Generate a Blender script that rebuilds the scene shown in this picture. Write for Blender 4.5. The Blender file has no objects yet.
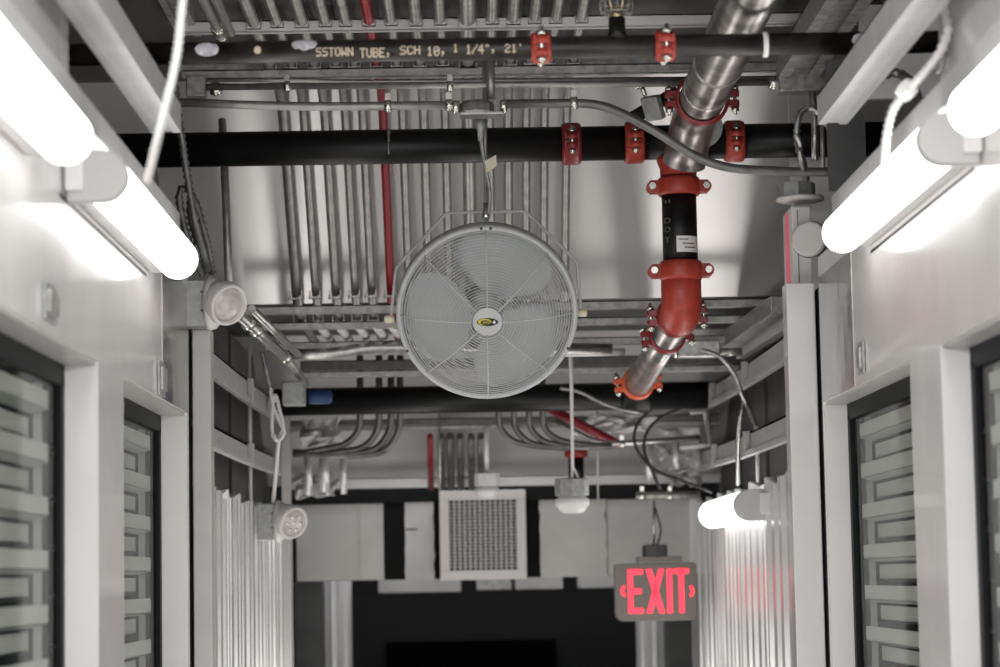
import bpy, math, random
from mathutils import Vector, Matrix, noise
random.seed(7)
C = bpy.context.scene.collection
PI = math.pi
# ------------------------------------------------------------------ camera
F = 2500.0
E = 2.0                      # eye height
yd = Vector((-30.0, -244.5, -2500.0)).normalized()     # corridor axis in camera space
zd = Vector((-0.018, 1.0, 0.0))
zd.z = -(zd.x*yd.x + zd.y*yd.y)/yd.z
zd.normalize()
xd = yd.cross(zd).normalized()
# rows: world axes in camera coordinates -> camera axes in world coordinates
R = Matrix(((xd.x, xd.y, xd.z), (yd.x, yd.y, yd.z), (zd.x, zd.y, zd.z)))
CAM = Vector((0, 0, E))
def ray(px, py):
    return R @ Vector((px-500.0, 333.5-py, -F))
def U(px, py, Y):
    d = ray(px, py); return CAM + d*(Y/d.y)
def UX(px, py, X):
    d = ray(px, py); return CAM + d*(X/d.x)
cd = bpy.data.cameras.new('camera'); cam = bpy.data.objects.new('camera', cd); C.objects.link(cam)
cam.matrix_world = Matrix.Translation(CAM) @ R.to_4x4()
cd.sensor_width = 36; cd.lens = F*36/1000; cd.clip_start = .05; cd.clip_end = 60
cd.dof.use_dof = True; cd.dof.focus_distance = 6.2; cd.dof.aperture_fstop = 3.8
bpy.context.scene.camera = cam
vs = bpy.context.scene.view_settings
vs.view_transform = 'Standard'; vs.look = 'None'; vs.gamma = 1; vs.use_curve_mapping = False; vs.exposure = 0.0

# ------------------------------------------------------------------ materials
def mat(name, col, rough=.5, metal=0.0, var=0.0, scale=20.0, bump=0.0, emit=None, strength=0, coat=0.0, stretch=(1,1,1), spec=None):
    m = bpy.data.materials.new(name); m.use_nodes = True
    nt = m.node_tree; b = nt.nodes['Principled BSDF']
    b.inputs['Base Color'].default_value = (*col, 1)
    b.inputs['Roughness'].default_value = rough; b.inputs['Metallic'].default_value = metal
    b.inputs['Coat Weight'].default_value = coat
    if spec is not None: b.inputs['Specular IOR Level'].default_value = spec
    if emit:
        b.inputs['Emission Color'].default_value = (*emit, 1); b.inputs['Emission Strength'].default_value = strength
    if var or bump:
        tc = nt.nodes.new('ShaderNodeTexCoord'); mp = nt.nodes.new('ShaderNodeMapping')
        mp.inputs['Scale'].default_value = stretch
        nz = nt.nodes.new('ShaderNodeTexNoise'); nz.inputs['Scale'].default_value = scale; nz.inputs['Detail'].default_value = 4
        nt.links.new(tc.outputs['Object'], mp.inputs['Vector']); nt.links.new(mp.outputs['Vector'], nz.inputs['Vector'])
        if var:
            rp = nt.nodes.new('ShaderNodeValToRGB')
            rp.color_ramp.elements[0].position = .35; rp.color_ramp.elements[1].position = .65
            rp.color_ramp.elements[0].color = (*[c*(1-var) for c in col], 1)
            rp.color_ramp.elements[1].color = (*[min(1, c*(1+var)) for c in col], 1)
            nt.links.new(nz.outputs['Fac'], rp.inputs['Fac']); nt.links.new(rp.outputs['Color'], b.inputs['Base Color'])
            mr = nt.nodes.new('ShaderNodeMapRange')
            mr.inputs['To Min'].default_value = max(.03, rough*(1-var)); mr.inputs['To Max'].default_value = min(1, rough*(1+var))
            nt.links.new(nz.outputs['Fac'], mr.inputs['Value']); nt.links.new(mr.outputs['Result'], b.inputs['Roughness'])
        if bump:
            bp = nt.nodes.new('ShaderNodeBump'); bp.inputs['Strength'].default_value = bump; bp.inputs['Distance'].default_value = .01
            nt.links.new(nz.outputs['Fac'], bp.inputs['Height']); nt.links.new(bp.outputs['Normal'], b.inputs['Normal'])
    return m
M = {}
M['wall'] = mat('white_wall_paint', (.70,.68,.67), .20, 0, .03, 6, .10, coat=.3)
M['post'] = mat('grey_post_paint', (.48,.465,.45), .4, .0, .05, 10)
M['inner'] = mat('dark_panel_paint', (.075,.075,.075), .5, .2, .2, 6)
M['void'] = mat('dark_outer_wall', (.045,.044,.042), .8, 0, .2, 3)
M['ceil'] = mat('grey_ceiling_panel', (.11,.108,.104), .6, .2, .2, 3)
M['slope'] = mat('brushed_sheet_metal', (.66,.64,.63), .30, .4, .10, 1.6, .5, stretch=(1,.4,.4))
M['slope2'] = mat('pale_sheet_metal', (.60,.58,.57), .4, .4, .1, 2, .15)
M['floor'] = mat('grey_floor', (.5,.49,.47), .5, 0, .15, 5)
M['stain'] = mat('stainless_panel', (.38,.365,.35), .16, .9, .1, 5, .35)
M['galv'] = mat('galvanised_steel', (.42,.41,.395), .33, .9, .22, 60)
M['galvd'] = mat('dull_galvanised_strut', (.42,.41,.39), .5, .75, .25, 40)
M['emt'] = mat('electrical_conduit_steel', (.36,.35,.335), .42, .7, .15, 30)
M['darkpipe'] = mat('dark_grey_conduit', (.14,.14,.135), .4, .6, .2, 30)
M['paint_strut'] = mat('grey_painted_channel', (.50,.495,.50), .42, .25, .06, 12)
M['steelpipe'] = mat('stained_stainless_pipe', (.38,.355,.34), .32, .9, .3, 14, .08)
M['black'] = mat('black_pipe_paint', (.006,.006,.006), .42, 0, .3, 25, spec=.3)
M['blackrust'] = mat('black_pipe_rust', (.02,.017,.015), .42, .2, .6, 18)
M['red'] = mat('orange_red_enamel', (.40,.045,.026), .42, 0, .12, 50, .1)
M['redd'] = mat('dark_red_enamel', (.23,.022,.02), .35, 0, .12, 50, .1)
M['redpipe'] = mat('red_conduit_paint', (.24,.008,.013), .4, 0, .1, 30)
M['bolt'] = mat('zinc_bolt', (.72,.70,.64), .25, 1)
M['fan'] = mat('fan_grey_enamel', (.47,.475,.47), .4, 0, .03, 10)
M['blade'] = mat('fan_blade_paint', (.43,.455,.465), .35, 0, .03, 10)
M['cream'] = mat('cream_plastic', (.66,.60,.47), .5)
M['whitep'] = mat('white_plastic', (.70,.68,.67), .4)
M['beige'] = mat('warm_white_plastic', (.68,.65,.63), .4)
M['greybox'] = mat('grey_die_cast_box', (.34,.345,.335), .5, .4, .15, 60)
M['tube'] = mat('glowing_tube_diffuser', (.9,.9,.9), .4, 0, emit=(1,.985,.96), strength=4.5)
M['cap'] = mat('grey_end_cap', (.50,.49,.48), .5)
M['glassdark'] = mat('dark_frame_rubber', (.004,.006,.007), .6, spec=.2)
M['louver'] = mat('pale_louver_metal', (.60,.60,.575), .45, .1)
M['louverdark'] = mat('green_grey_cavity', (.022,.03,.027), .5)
M['curtain'] = mat('corrugated_pale_metal', (.74,.73,.725), .26, .4, .1, 4, .05)
M['duct'] = mat('duct_sheet_metal', (.47,.46,.44), .5, .3, .08, 6)
M['insul'] = mat('white_duct_insulation', (.55,.54,.53), .6, .0, .08, 6, .2)
M['tape'] = mat('black_sealing_tape', (.008,.008,.008), .8, spec=.15)
M['signbody'] = mat('grey_brown_sign_housing', (.14,.127,.11), .5)
M['exitred'] = mat('red_exit_letters', (.5,.01,.02), .5, emit=(1,.035,.07), strength=1.9)
M['exitred2'] = mat('red_exit_letters_dim', (.75,.22,.26), .5, emit=(1,.16,.24), strength=.16)
M['blue'] = mat('blue_plastic_cap', (.006,.03,.12), .5)
M['text'] = mat('cream_stencil_ink', (.62,.52,.38), .6)
M['faint'] = mat('faint_grey_ink', (.16,.155,.15), .6)
M['smear'] = mat('white_paint_smear', (.55,.54,.58), .7, 0, .3, 60)
M['brass'] = mat('brass_sprinkler', (.55,.47,.30), .35, .9)
M['wrap'] = mat('crumpled_plastic_wrap', (.55,.54,.53), .3, .2, .15, 12, .4)
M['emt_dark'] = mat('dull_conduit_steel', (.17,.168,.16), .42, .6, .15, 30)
M['rubber'] = mat('black_rubber_cable', (.015,.015,.015), .5)
M['lens'] = mat('frosted_lamp_lens', (.55,.51,.49), .35, .1, .1, 60, .15)
M['logo_y'] = mat('yellow_logo', (.60,.50,.05), .5); M['logo_k'] = mat('black_logo', (.01,.01,.01), .5)
M['orange'] = mat('bright_orange_enamel', (.75,.13,.05), .4, 0, .1, 50)
M['ink'] = mat('dark_print_ink', (.05,.05,.05), .7)
M['zip'] = mat('white_cable_tie', (.8,.79,.77), .5)
# tinted pane: mostly see-through with a glossy film
g = bpy.data.materials.new('window_glass'); g.use_nodes = True; nt = g.node_tree; nt.nodes.clear()
o_ = nt.nodes.new('ShaderNodeOutputMaterial'); mx = nt.nodes.new('ShaderNodeMixShader'); tr = nt.nodes.new('ShaderNodeBsdfTransparent')
gl = nt.nodes.new('ShaderNodeBsdfGlossy'); lw0 = nt.nodes.new('ShaderNodeLayerWeight'); lw0.inputs['Blend'].default_value = .5; lw = nt.nodes.new('ShaderNodeMath'); lw.operation = 'MULTIPLY'; lw.inputs[1].default_value = .16; nt.links.new(lw0.outputs['Facing'], lw.inputs[0])
tr.inputs['Color'].default_value = (.88,.895,.88,1); gl.inputs['Roughness'].default_value = .06
nt.links.new(lw.outputs[0], mx.inputs[0]); nt.links.new(tr.outputs[0], mx.inputs[1]); nt.links.new(gl.outputs[0], mx.inputs[2]); nt.links.new(mx.outputs[0], o_.inputs[0])
M['glass'] = g
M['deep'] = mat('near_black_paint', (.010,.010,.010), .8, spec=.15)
M['pit'] = mat('painted_opening_dark', (.002,.002,.002), .9, spec=0)

# ------------------------------------------------------------------ mesh builder
def frame(axis):
    a = Vector(axis).normalized()
    h = Vector((0,0,1)) if abs(a.z) < .9 else Vector((0,1,0))
    u = a.cross(h).normalized(); v = u.cross(a).normalized()
    return a, u, v
XF = [None]; TILT = 24
class MB:
    def __init__(s): s.v = []; s.f = []; s.sm = []
    def add(s, vs_, fs, smooth=False):
        n = len(s.v); s.v += [tuple(p) for p in vs_]
        for f in fs: s.f.append([i+n for i in f]); s.sm.append(smooth)
        return s
    def hexa(s, p):   # 8 points, bottom ring then top ring
        return s.add(p, [(3,2,1,0),(4,5,6,7),(0,1,5,4),(1,2,6,5),(2,3,7,6),(3,0,4,7)])
    def box(s, a, b):
        x0,y0,z0 = [min(a[i],b[i]) for i in range(3)]; x1,y1,z1 = [max(a[i],b[i]) for i in range(3)]
        return s.hexa([(x0,y0,z0),(x1,y0,z0),(x1,y1,z0),(x0,y1,z0),(x0,y0,z1),(x1,y0,z1),(x1,y1,z1),(x0,y1,z1)])
    def cbox(s, c, sx, sy, sz, axis=None, up=None):
        c = Vector(c)
        if axis is None: return s.box(c-Vector((sx,sy,sz))/2, c+Vector((sx,sy,sz))/2)
        a = Vector(axis).normalized(); w = Vector(up or (0,0,1)); w = (w-a*w.dot(a)).normalized(); u = w.cross(a)
        P = []
        for k in (-1,1):
            for i,j in ((-1,-1),(1,-1),(1,1),(-1,1)):
                P.append(c + u*(j*sy/2) + a*(i*sx/2) + w*(k*sz/2))
        return s.hexa(P)
    def lathe(s, o, axis, prof, n=20, smooth=True, cap=True, sx=1.0, sy=1.0):
        a,u,v = frame(axis); o = Vector(o); P = []
        for (t, r) in prof:
            for k in range(n):
                th = 2*PI*k/n
                P.append(o + a*t + u*(math.cos(th)*r*sx) + v*(math.sin(th)*r*sy))
        Fc = []
        for i in range(len(prof)-1):
            for k in range(n):
                k2 = (k+1) % n
                Fc.append((i*n+k, (i+1)*n+k, (i+1)*n+k2, i*n+k2))
        s.add(P, Fc, smooth)
        if cap:
            m = len(s.v)-len(P)
            s.f.append([m+k for k in range(n)]); s.sm.append(False)
            m2 = m+(len(prof)-1)*n
            s.f.append([m2+k for k in reversed(range(n))]); s.sm.append(False)
        return s
    def cyl(s, a, b, r, n=14, r2=None):
        a = Vector(a); b = Vector(b); L = (b-a).length
        return s.lathe(a, b-a, [(0,r),(L, r if r2 is None else r2)], n)
    def tube(s, pts, r, n=10, rib=None, closed=False):
        pts = [Vector(p) for p in pts]; N = len(pts)
        T = []
        for i in range(N):
            if closed: d = pts[(i+1)%N]-pts[i-1]
            else: d = pts[min(i+1,N-1)]-pts[max(i-1,0)]
            T.append(d.normalized() if d.length > 1e-9 else Vector((0,0,1)))
        _,u,_ = frame(T[0]); P = []
        for i in range(N):
            u = (u - T[i]*u.dot(T[i])).normalized(); v = T[i].cross(u)
            rr = r
            if rib: rr = r*(1.0 if i % 2 else rib)
            for k in range(n):
                th = 2*PI*k/n
                P.append(pts[i] + u*(math.cos(th)*rr) + v*(math.sin(th)*rr))
        Fc = []
        for i in range(N if closed else N-1):
            j = (i+1) % N
            for k in range(n):
                k2 = (k+1) % n
                Fc.append((i*n+k, i*n+k2, j*n+k2, j*n+k))
        m = len(s.v); s.add(P, Fc, True)
        if not closed:
            s.f.append([m+k for k in reversed(range(n))]); s.sm.append(False)
            s.f.append([m+(N-1)*n+k for k in range(n)]); s.sm.append(False)
        return s
    def prism(s, poly, fn, t0, t1):    # poly of (a,b), fn(a,b,t)->point
        n = len(poly)
        P = [fn(a,b,t0) for a,b in poly]+[fn(a,b,t1) for a,b in poly]
        Fc = [list(range(n))[::-1], [n+i for i in range(n)]]
        for i in range(n): Fc.append((i,(i+1)%n,n+(i+1)%n,n+i))
        return s.add(P, Fc)
    def build(s, name, m, parent=None, bevel=0):
        me = bpy.data.meshes.new(name)
        vv = s.v if XF[0] is None else [XF[0] @ Vector(v) for v in s.v]
        me.from_pydata([tuple(v) for v in vv], [], s.f); me.update()
        for p, q in zip(me.polygons, s.sm): p.use_smooth = q
        import bmesh
        bm = bmesh.new(); bm.from_mesh(me); bmesh.ops.recalc_face_normals(bm, faces=bm.faces); bm.to_mesh(me); bm.free()
        me.materials.append(M[m] if isinstance(m, str) else m)
        o = bpy.data.objects.new(name, me); C.objects.link(o)
        if parent:
            o.parent = parent
            o.matrix_parent_inverse = Matrix.Translation(-parent.location)
        if bevel:
            b = o.modifiers.new('bevel', 'BEVEL'); b.width = bevel; b.segments = 2; b.limit_method = 'ANGLE'
        return o
def tag(o, label=None, cat=None, group=None, kind=None):
    if label: o['label'] = label
    if cat: o['category'] = cat
    if group: o['group'] = group
    if kind: o['kind'] = kind
    return o
def thing(name, loc, label, cat, group=None):
    o = bpy.data.objects.new(name, None); C.objects.link(o); o.location = Vector(loc); o.empty_display_size = .05
    return tag(o, label, cat, group)
def struct(name, mb, m, label=None, bevel=0):
    o = mb.build(name, m, None, bevel); o['kind'] = 'structure'
    if label: o['label'] = label; o['category'] = name.split('_')[0]
    return o
def spline(pts, step=.02, closed=False):      # Catmull-Rom resampled
    pts = [Vector(p) for p in pts]
    P = [pts[0]*2-pts[1]]+pts+[pts[-1]*2-pts[-2]]; out = []
    for i in range(1, len(P)-2):
        a,b,c,d = P[i-1],P[i],P[i+1],P[i+2]; n = max(2, int((c-b).length/step))
        for k in range(n):
            t = k/n
            out.append(.5*((2*b)+(c-a)*t+(2*a-5*b+4*c-d)*t*t+(3*b-a-3*c+d)*t**3))
    out.append(pts[-1]); return out
def rounded(pts, rad, n=6):                     # polyline with rounded bends
    pts = [Vector(p) for p in pts]; out = [pts[0]]
    for i in range(1, len(pts)-1):
        a = (pts[i-1]-pts[i]); b = (pts[i+1]-pts[i]); r = min(rad, a.length*.45, b.length*.45)
        p0 = pts[i]+a.normalized()*r; p1 = pts[i]+b.normalized()*r
        for k in range(n+1):
            t = k/n; out.append(p0*(1-t)**2 + pts[i]*2*t*(1-t) + p1*t*t)
    out.append(pts[-1]); return out
def textmesh(s):
    cu = bpy.data.curves.new('t', 'FONT'); cu.body = s; cu.align_x = 'LEFT'; cu.resolution_u = 3
    ob = bpy.data.objects.new('t', cu); C.objects.link(ob)
    dg = bpy.context.evaluated_depsgraph_get(); dg.update()
    me = bpy.data.meshes.new_from_object(ob.evaluated_get(dg))
    import bmesh
    bm = bmesh.new(); bm.from_mesh(me)
    for k in range(1, 10):
        bmesh.ops.bisect_plane(bm, geom=bm.verts[:]+bm.edges[:]+bm.faces[:], plane_co=(0,k*.09,0), plane_no=(0,1,0))
    if s in 'DOYII':
        for k in range(1, 8):
            bmesh.ops.bisect_plane(bm, geom=bm.verts[:]+bm.edges[:]+bm.faces[:], plane_co=(k*.1,0,0), plane_no=(1,0,0))
    bm.to_mesh(me); bm.free()
    vs_ = [v.co.copy() for v in me.vertices]; fs = [list(p.vertices) for p in me.polygons]
    bpy.data.objects.remove(ob); bpy.data.curves.remove(cu); bpy.data.meshes.remove(me)
    x0 = min(v.x for v in vs_); x1 = max(v.x for v in vs_)
    y0 = min(v.y for v in vs_); y1 = max(v.y for v in vs_)
    return [((v.x-x0)/(x1-x0), (v.y-y0)/(y1-y0)) for v in vs_], fs

XL, XR = -.68, .87
# ------------------------------------------------------------------ SETTING
struct('floor', MB().box((-1.6,-1,-.1),(1.8,13,0)), 'floor', 'grey floor of the narrow service corridor')
HZ = E+.41                    # window head
for side, xw, sgn in (('left', XL, -1), ('right', XR, 1)):
    w = MB(); rc = .064 if sgn<0 else .056; xo = xw+sgn*rc; ya = 4.61 if sgn<0 else 4.56; yb = 4.95 if sgn<0 else 4.88
    top = E+.77
    # head band
    w.box((xw,.9,HZ),(xo,6.1,top))
    # tall part near the camera
    w.box((xw,1.6,top),(xo,4.2 if sgn<0 else 4.40,E+1.45))
    # sill band
    w.box((xw,.9,0),(xo,6.1,.9))
    # piers
    for y0,y1 in ((.9,1.41),(2.98,3.33),(ya,yb)):
        w.box((xw,y0,.9),(xo,y1,HZ))
    # far reveal of the last window
    w.box((xw,6.06,.9),(xo,6.1,HZ))
    # opening 1.41-2.61 & 2.61-2.98 closed
    w.box((xw,2.61,.9),(xo,2.98,HZ))
    ow = struct('wall_'+side, w, 'wall', 'white glossy metal wall on the %s with deep window openings' % side)
    # dark joint line and plates of the wall
    j = MB().box((xw-sgn*.001,4.17 if sgn<0 else 4.2,E+(.652 if sgn<0 else .676)),(xw+sgn*.01,5.30,E+(.658 if sgn<0 else .682))); jo = j.build('joint_line','glassdark',ow)
    pp = MB().box((xw-sgn*.0008,5.58,HZ+.002),(xw+sgn*.01,6.098,E+.72)); po = pp.build('steel_cladding','stain',ow); po['label'] = 'shiny stainless cladding at the far end of the wall'
# window units
def window(n, side, y0, y1):
    sgn = -1 if side == 'left' else 1; xw = XL if sgn < 0 else XR
    xg = xw+sgn*(.062 if sgn<0 else .054)
    o = MB()
    fr = MB()   # dark rubber frame
    fr.box((xg,y0,HZ-.045),(xg+sgn*.03,y1,HZ-.001)); fr.box((xg,y0,.901),(xg+sgn*.03,y1,.94))
    fr.box((xg,y1-.035,.94),(xg+sgn*.012,y1-.001,HZ-.035)); fr.box((xg,y0,.94),(xg+sgn*.03,y0+.03,HZ-.035))
    root = struct('window_%d' % n, fr, 'glassdark', None)
    root['label'] = '%s window %s showing staggered louver blades behind dark framed glass' % (side, 'nearest the viewer' if n in (1,3) else 'farther along the corridor'); root['category'] = 'window'
    MB().box((xg+sgn*.008,y0+.03,.94),(xg+sgn*.012,y1-.03,HZ-.035)).build('pane', 'glass', root)
    hd = MB().box((xw+sgn*.004,y0+.001,HZ-.006),(xg,y1-.001,HZ)); hd.build('head_liner','post',root)
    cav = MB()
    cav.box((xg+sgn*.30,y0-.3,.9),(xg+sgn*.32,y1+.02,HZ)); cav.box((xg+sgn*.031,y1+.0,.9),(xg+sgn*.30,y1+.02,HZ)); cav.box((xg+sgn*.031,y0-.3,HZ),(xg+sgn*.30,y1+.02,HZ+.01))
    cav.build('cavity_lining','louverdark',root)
    pitch = .048; k = 0; z = HZ-.060
    while z > 1.45:
        b = MB(); ye = y1-.085
        xa = xg+sgn*(.016 if k % 2 == 0 else .052)
        b.box((xa,y0-.1,z-.034),(xa+sgn*.004,ye,z)); b.hexa([(xa,y0-.1,z-.034),(xa,ye,z-.034),(xa+sgn*.03,ye,z-.041),(xa+sgn*.03,y0-.1,z-.041),(xa,y0-.1,z-.032),(xa,ye,z-.032),(xa+sgn*.03,ye,z-.034),(xa+sgn*.03,y0-.1,z-.034)])
        b.build('louver_blade','louver',root)
        k += 1; z -= pitch
    cp = MB(); cp.box((xg+sgn*.035,y1-.045,.94),(xg+sgn*.05,y1-.035,HZ-.04)); cp.build('carrier_rail','louver',root)
window(1,'left',3.33,4.61); window(2,'left',4.95,6.06)
window(3,'right',3.33,4.56); window(4,'right',4.88,6.06)
# posts closing the walls
struct('trim_1', MB().box((-.677,6.16,0),(-.632,6.24,E+.625)), 'post', 'pale grey square post at the end of the left wall', .003)
struct('trim_2', MB().box((-.69,6.10,0),(-.683,6.2,E+.70)), 'glassdark', 'dark joint between left wall and end post')
struct('trim_3', MB().box((.797,6.16,0),(.868,6.24,E+.715)), 'wall', 'white square post at the end of the right wall', .003)
struct('trim_4', MB().box((.874,6.10,0),(.880,6.2,E+.70)), 'glassdark', 'dark joint between right wall and end post')
# outer enclosure
struct('wall_outer_left', MB().box((-1.5,1.5,0),(-1.45,13,E+1.5)), 'void', 'dark outer wall behind the left panels')
struct('wall_outer_right', MB().box((1.65,1.5,0),(1.7,13,E+1.5)), 'void', 'dark outer wall behind the right panels')
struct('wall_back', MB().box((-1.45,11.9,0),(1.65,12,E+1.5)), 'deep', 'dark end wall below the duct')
struct('wall_painted_opening', MB().box((-.40,11.86,.6),(.40,11.9,E-.295)), 'pit', 'flat black slab standing in for the dark doorway opening in the end wall')  # flat slab, the darkness of the opening is put into its colour
ct = E+1.36
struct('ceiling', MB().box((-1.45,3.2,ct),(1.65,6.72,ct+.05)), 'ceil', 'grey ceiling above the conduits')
def slab(y0,z0,y1,z1,x0,x1,t=.02):
    return MB().hexa([(x0,y0,z0),(x1,y0,z0),(x1,y1,z1),(x0,y1,z1),(x0,y0,z0+t),(x1,y0,z0+t),(x1,y1,z1+t),(x0,y1,z1+t)])
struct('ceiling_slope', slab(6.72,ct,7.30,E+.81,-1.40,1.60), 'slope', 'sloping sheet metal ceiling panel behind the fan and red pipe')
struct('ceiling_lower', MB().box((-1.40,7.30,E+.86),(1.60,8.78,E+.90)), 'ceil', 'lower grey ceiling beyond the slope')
struct('ceiling_slope_far', slab(8.78,E+.86,9.52,E+.36,-1.40,1.60), 'slope2', 'pale sloping ceiling panel above the duct')
# inner dark side panels behind the ledge rails
for side, x, sgn in (('left',-.76,-1),('right',.96,1)):
    m_ = MB()
    for k in range(4):
        y0 = 6.45+k*.8
        m_.box((x,y0,0),(x+sgn*.02,y0+.70,E+.80)); m_.box((x+sgn*.03,y0-.1,0),(x+sgn*.05,y0,E+.8))
    struct('wall_inner_'+side, m_, 'inner', 'dark grey side panels behind the %s ledge rails' % side)

# ------------------------------------------------------------------ TUBE LIGHTS AND RAILS
def tube_light(x, z, y0, y1, sgn, label, r=.043):
    t = thing('tube_light', (x,y0,z), label, 'light', 'white tube lights along the walls')
    L = y1-y0
    cap = .035
    MB().lathe((x,y0+cap,z),(0,1,0),[(0,r*.9),(.004,r),(L-cap-.03,r),(L-cap-.012,r*.93),(L-cap,r*.55)],28).build('diffuser','tube',t)
    pl = [(math.cos(PI/2+PI*k/16)*r*1.02, math.sin(PI/2+PI*k/16)*r*1.02) for k in range(17)]+[(.059,-r*1.02),(.059,r*1.02)]
    MB().prism(pl,lambda a,b,tt:(x-sgn*(-a) if sgn>0 else x-a,tt,z+b),y0,y0+cap).build('end_cap','cap',t,.003)
    h = MB(); xa = x+sgn*.028
    h.box((xa,y0-.02,z-.028),(x+sgn*.060,y1-.02,z+.036)); h.build('housing','wall',t,.004)
    return t
tube_light(-.617,E+.692,2.72,3.87,-1,'glowing white tube light high on the left wall, nearest the viewer')
tube_light(-.617,E+.694,4.22,5.38,-1,'glowing white tube light on left wall ending just above the emergency lamp')
tube_light(.808,E+.72,2.74,3.90,1,'glowing white tube light cut off by the right edge')
tube_light(.808,E+.72,4.13,5.32,1,'glowing white tube light on right wall, just above the latch plate')
tl = tube_light(.826,U(748,505,7.35).z,7.35,8.52,1,'glowing white tube light low on the far right beside corrugated sheets',.046)
def channel(mb, a, b, w, h, t=.004, open_dir=-1):    # rail along Y: box section, open underneath
    x0,x1 = a[0]-w/2, a[0]+w/2; z0,z1 = a[2]-h/2, a[2]+h/2
    mb.box((x0,a[1],z0),(x0+t,b[1],z1)); mb.box((x1-t,a[1],z0),(x1,b[1],z1)); mb.box((x0,a[1],z1-t),(x1,b[1],z1))
    mb.box((x0+t,a[1],z0),(x0+w*.28,b[1],z0+t)); mb.box((x1-w*.28,a[1],z0),(x1-t,b[1],z0+t))
def solidrail(y0,y1,x,z,w,h): return MB().box((x-w/2,y0,z-h/2),(x+w/2,y1,z+h/2))
for x, lab in ((-.655,'white box rail above the left tube lights'),(.842,'white box rail above the right tube lights')):
    o = solidrail(1.5,5.45,x,E+(.785 if x<0 else .80),.062,.05).build('light_rail','paint_strut',None,.003); tag(o,lab,'rail')
for p0, lab, yb in ((U(166,118,5.1),'grey channel running overhead at the upper left',5.1),(U(832,110,5.2),'grey channel running overhead at the upper right',5.2)):
    m_ = MB(); channel(m_, (p0.x,1.8,p0.z),(p0.x,yb,p0.z),.062,.062); m_.box((p0.x-.02,1.8,p0.z-.028),(p0.x+.02,yb-.002,p0.z-.022))
    o = m_.build('overhead_channel','paint_strut',None); tag(o,lab,'channel')
# higher rails
for p0, lab, yb, w in ((U(187,20,5.9),'dark steel duct rail near ceiling at left',5.95,.055),(U(805,55,5.9),'wide grey steel trough near ceiling at right',6.05,.10)):
    m_ = MB(); channel(m_, (p0.x,2.0,p0.z),(p0.x,yb,p0.z),w,.06)
    m_.box((p0.x-w/2+.005,2.0,p0.z-.01),(p0.x+w/2-.005,yb,p0.z-.006))
    tag(m_.build('ceiling_trough','galvd',None),lab,'channel')
# white stanchions above the walls
tag(MB().box((XL,4.205,E+.775),(XL-.05,4.27,E+1.34)).build('stanchion','wall'),'white upright above the left wall beside the nearest tube light','post')
tag(MB().box((XR,4.405,E+.775),(XR+.05,4.47,E+1.34)).build('stanchion','wall'),'white upright above the right wall beside white flex cable','post')
tag(MB().box((.90,5.55,E+1.06),(1.30,5.57,E+1.275)).build('backing_plate','wall'),'white metal plates behind the upper right channel','panel')
tag(MB().box((.83,5.6,E+.86),(.915,5.62,E+1.16)).build('backing_plate','inner'),'dark grey plate behind coiled flex cable at upper right','panel')

# ------------------------------------------------------------------ helpers for pipework
def coupling(parent, c, axis, ear, r, w=.05, m='red', name='coupling', bolts=True, th=.014):
    c = Vector(c); a = Vector(axis).normalized(); e = Vector(ear).normalized(); b = a.cross(e).normalized()
    mb = MB()
    mb.lathe(c-a*w/2, a, [(0,r*1.02),(0,r+th*.6),(w*.18,r+th),(w*.82,r+th),(w,r+th*.6),(w,r*1.02)], 26, cap=False)
    for s in (-1,1):
        for q in (-1,1):
            mb.cbox(c+e*s*(r+th+.005)+b*q*.012, w*.70, .026, .015, a, b)
            mb.lathe(c+e*s*(r+th+.012)+b*(q*.012-.0075), b, [(0,w*.33),(.015,w*.33)], 12)
    o = mb.build(name, m, parent)
    if bolts:
        for s in (-1,1):
            q = MB(); cc = c+e*s*(r+th+.013)
            q.cyl(cc-b*.040, cc+b*.034, .0045, 8)
            q.cyl(cc-b*.032, cc-b*.021, .0095, 6); q.cyl(cc+b*.021, cc+b*.030, .0095, 6)
            q.build('bolt','bolt',o)
    return o

# ---- text pipe
Yt = 4.9; zt = U(400,50,Yt).z; rt = .0225
tp = thing('sprinkler_pipe', (0,Yt,zt), 'thin black pipe with cream stencilled pipe lettering crossing near the ceiling', 'pipe')
MB().cyl((-.95,Yt,zt),(1.12,Yt,zt),rt,72).build('pipe','blackrust',tp)
for px in (541,665):
    x = U(px,50,Yt).x; coupling(tp,(x,Yt,zt),(1,0,0),(0,-1,-.12),rt,.040,'red',th=.009)
DOT = {'S':'01111 10000 10000 01110 00001 00001 11110','T':'11111 00100 00100 00100 00100 00100 00100','O':'01110 10001 10001 10001 10001 10001 01110',
 'W':'10001 10001 10001 10101 10101 11011 10001','N':'10001 11001 11001 10101 10011 10011 10001','U':'10001 10001 10001 10001 10001 10001 01110',
 'B':'11110 10001 10001 11110 10001 10001 11110','E':'11111 10000 10000 11110 10000 10000 11111',',':'00000 00000 00000 00000 01100 00100 01000',
 'C':'01110 10001 10000 10000 10000 10001 01110','H':'10001 10001 10001 11111 10001 10001 10001','1':'00100 01100 00100 00100 00100 00100 01110',
 '0':'01110 10001 10011 10101 11001 10001 01110','/':'00001 00001 00010 00100 01000 10000 10000','4':'00010 00110 01010 10010 11111 00010 00010',
 '"':'01010 01010 00000 00000 00000 00000 00000','2':'01110 10001 00001 00110 01000 10000 11111',"'":'00100 00100 00000 00000 00000 00000 00000'}
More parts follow.
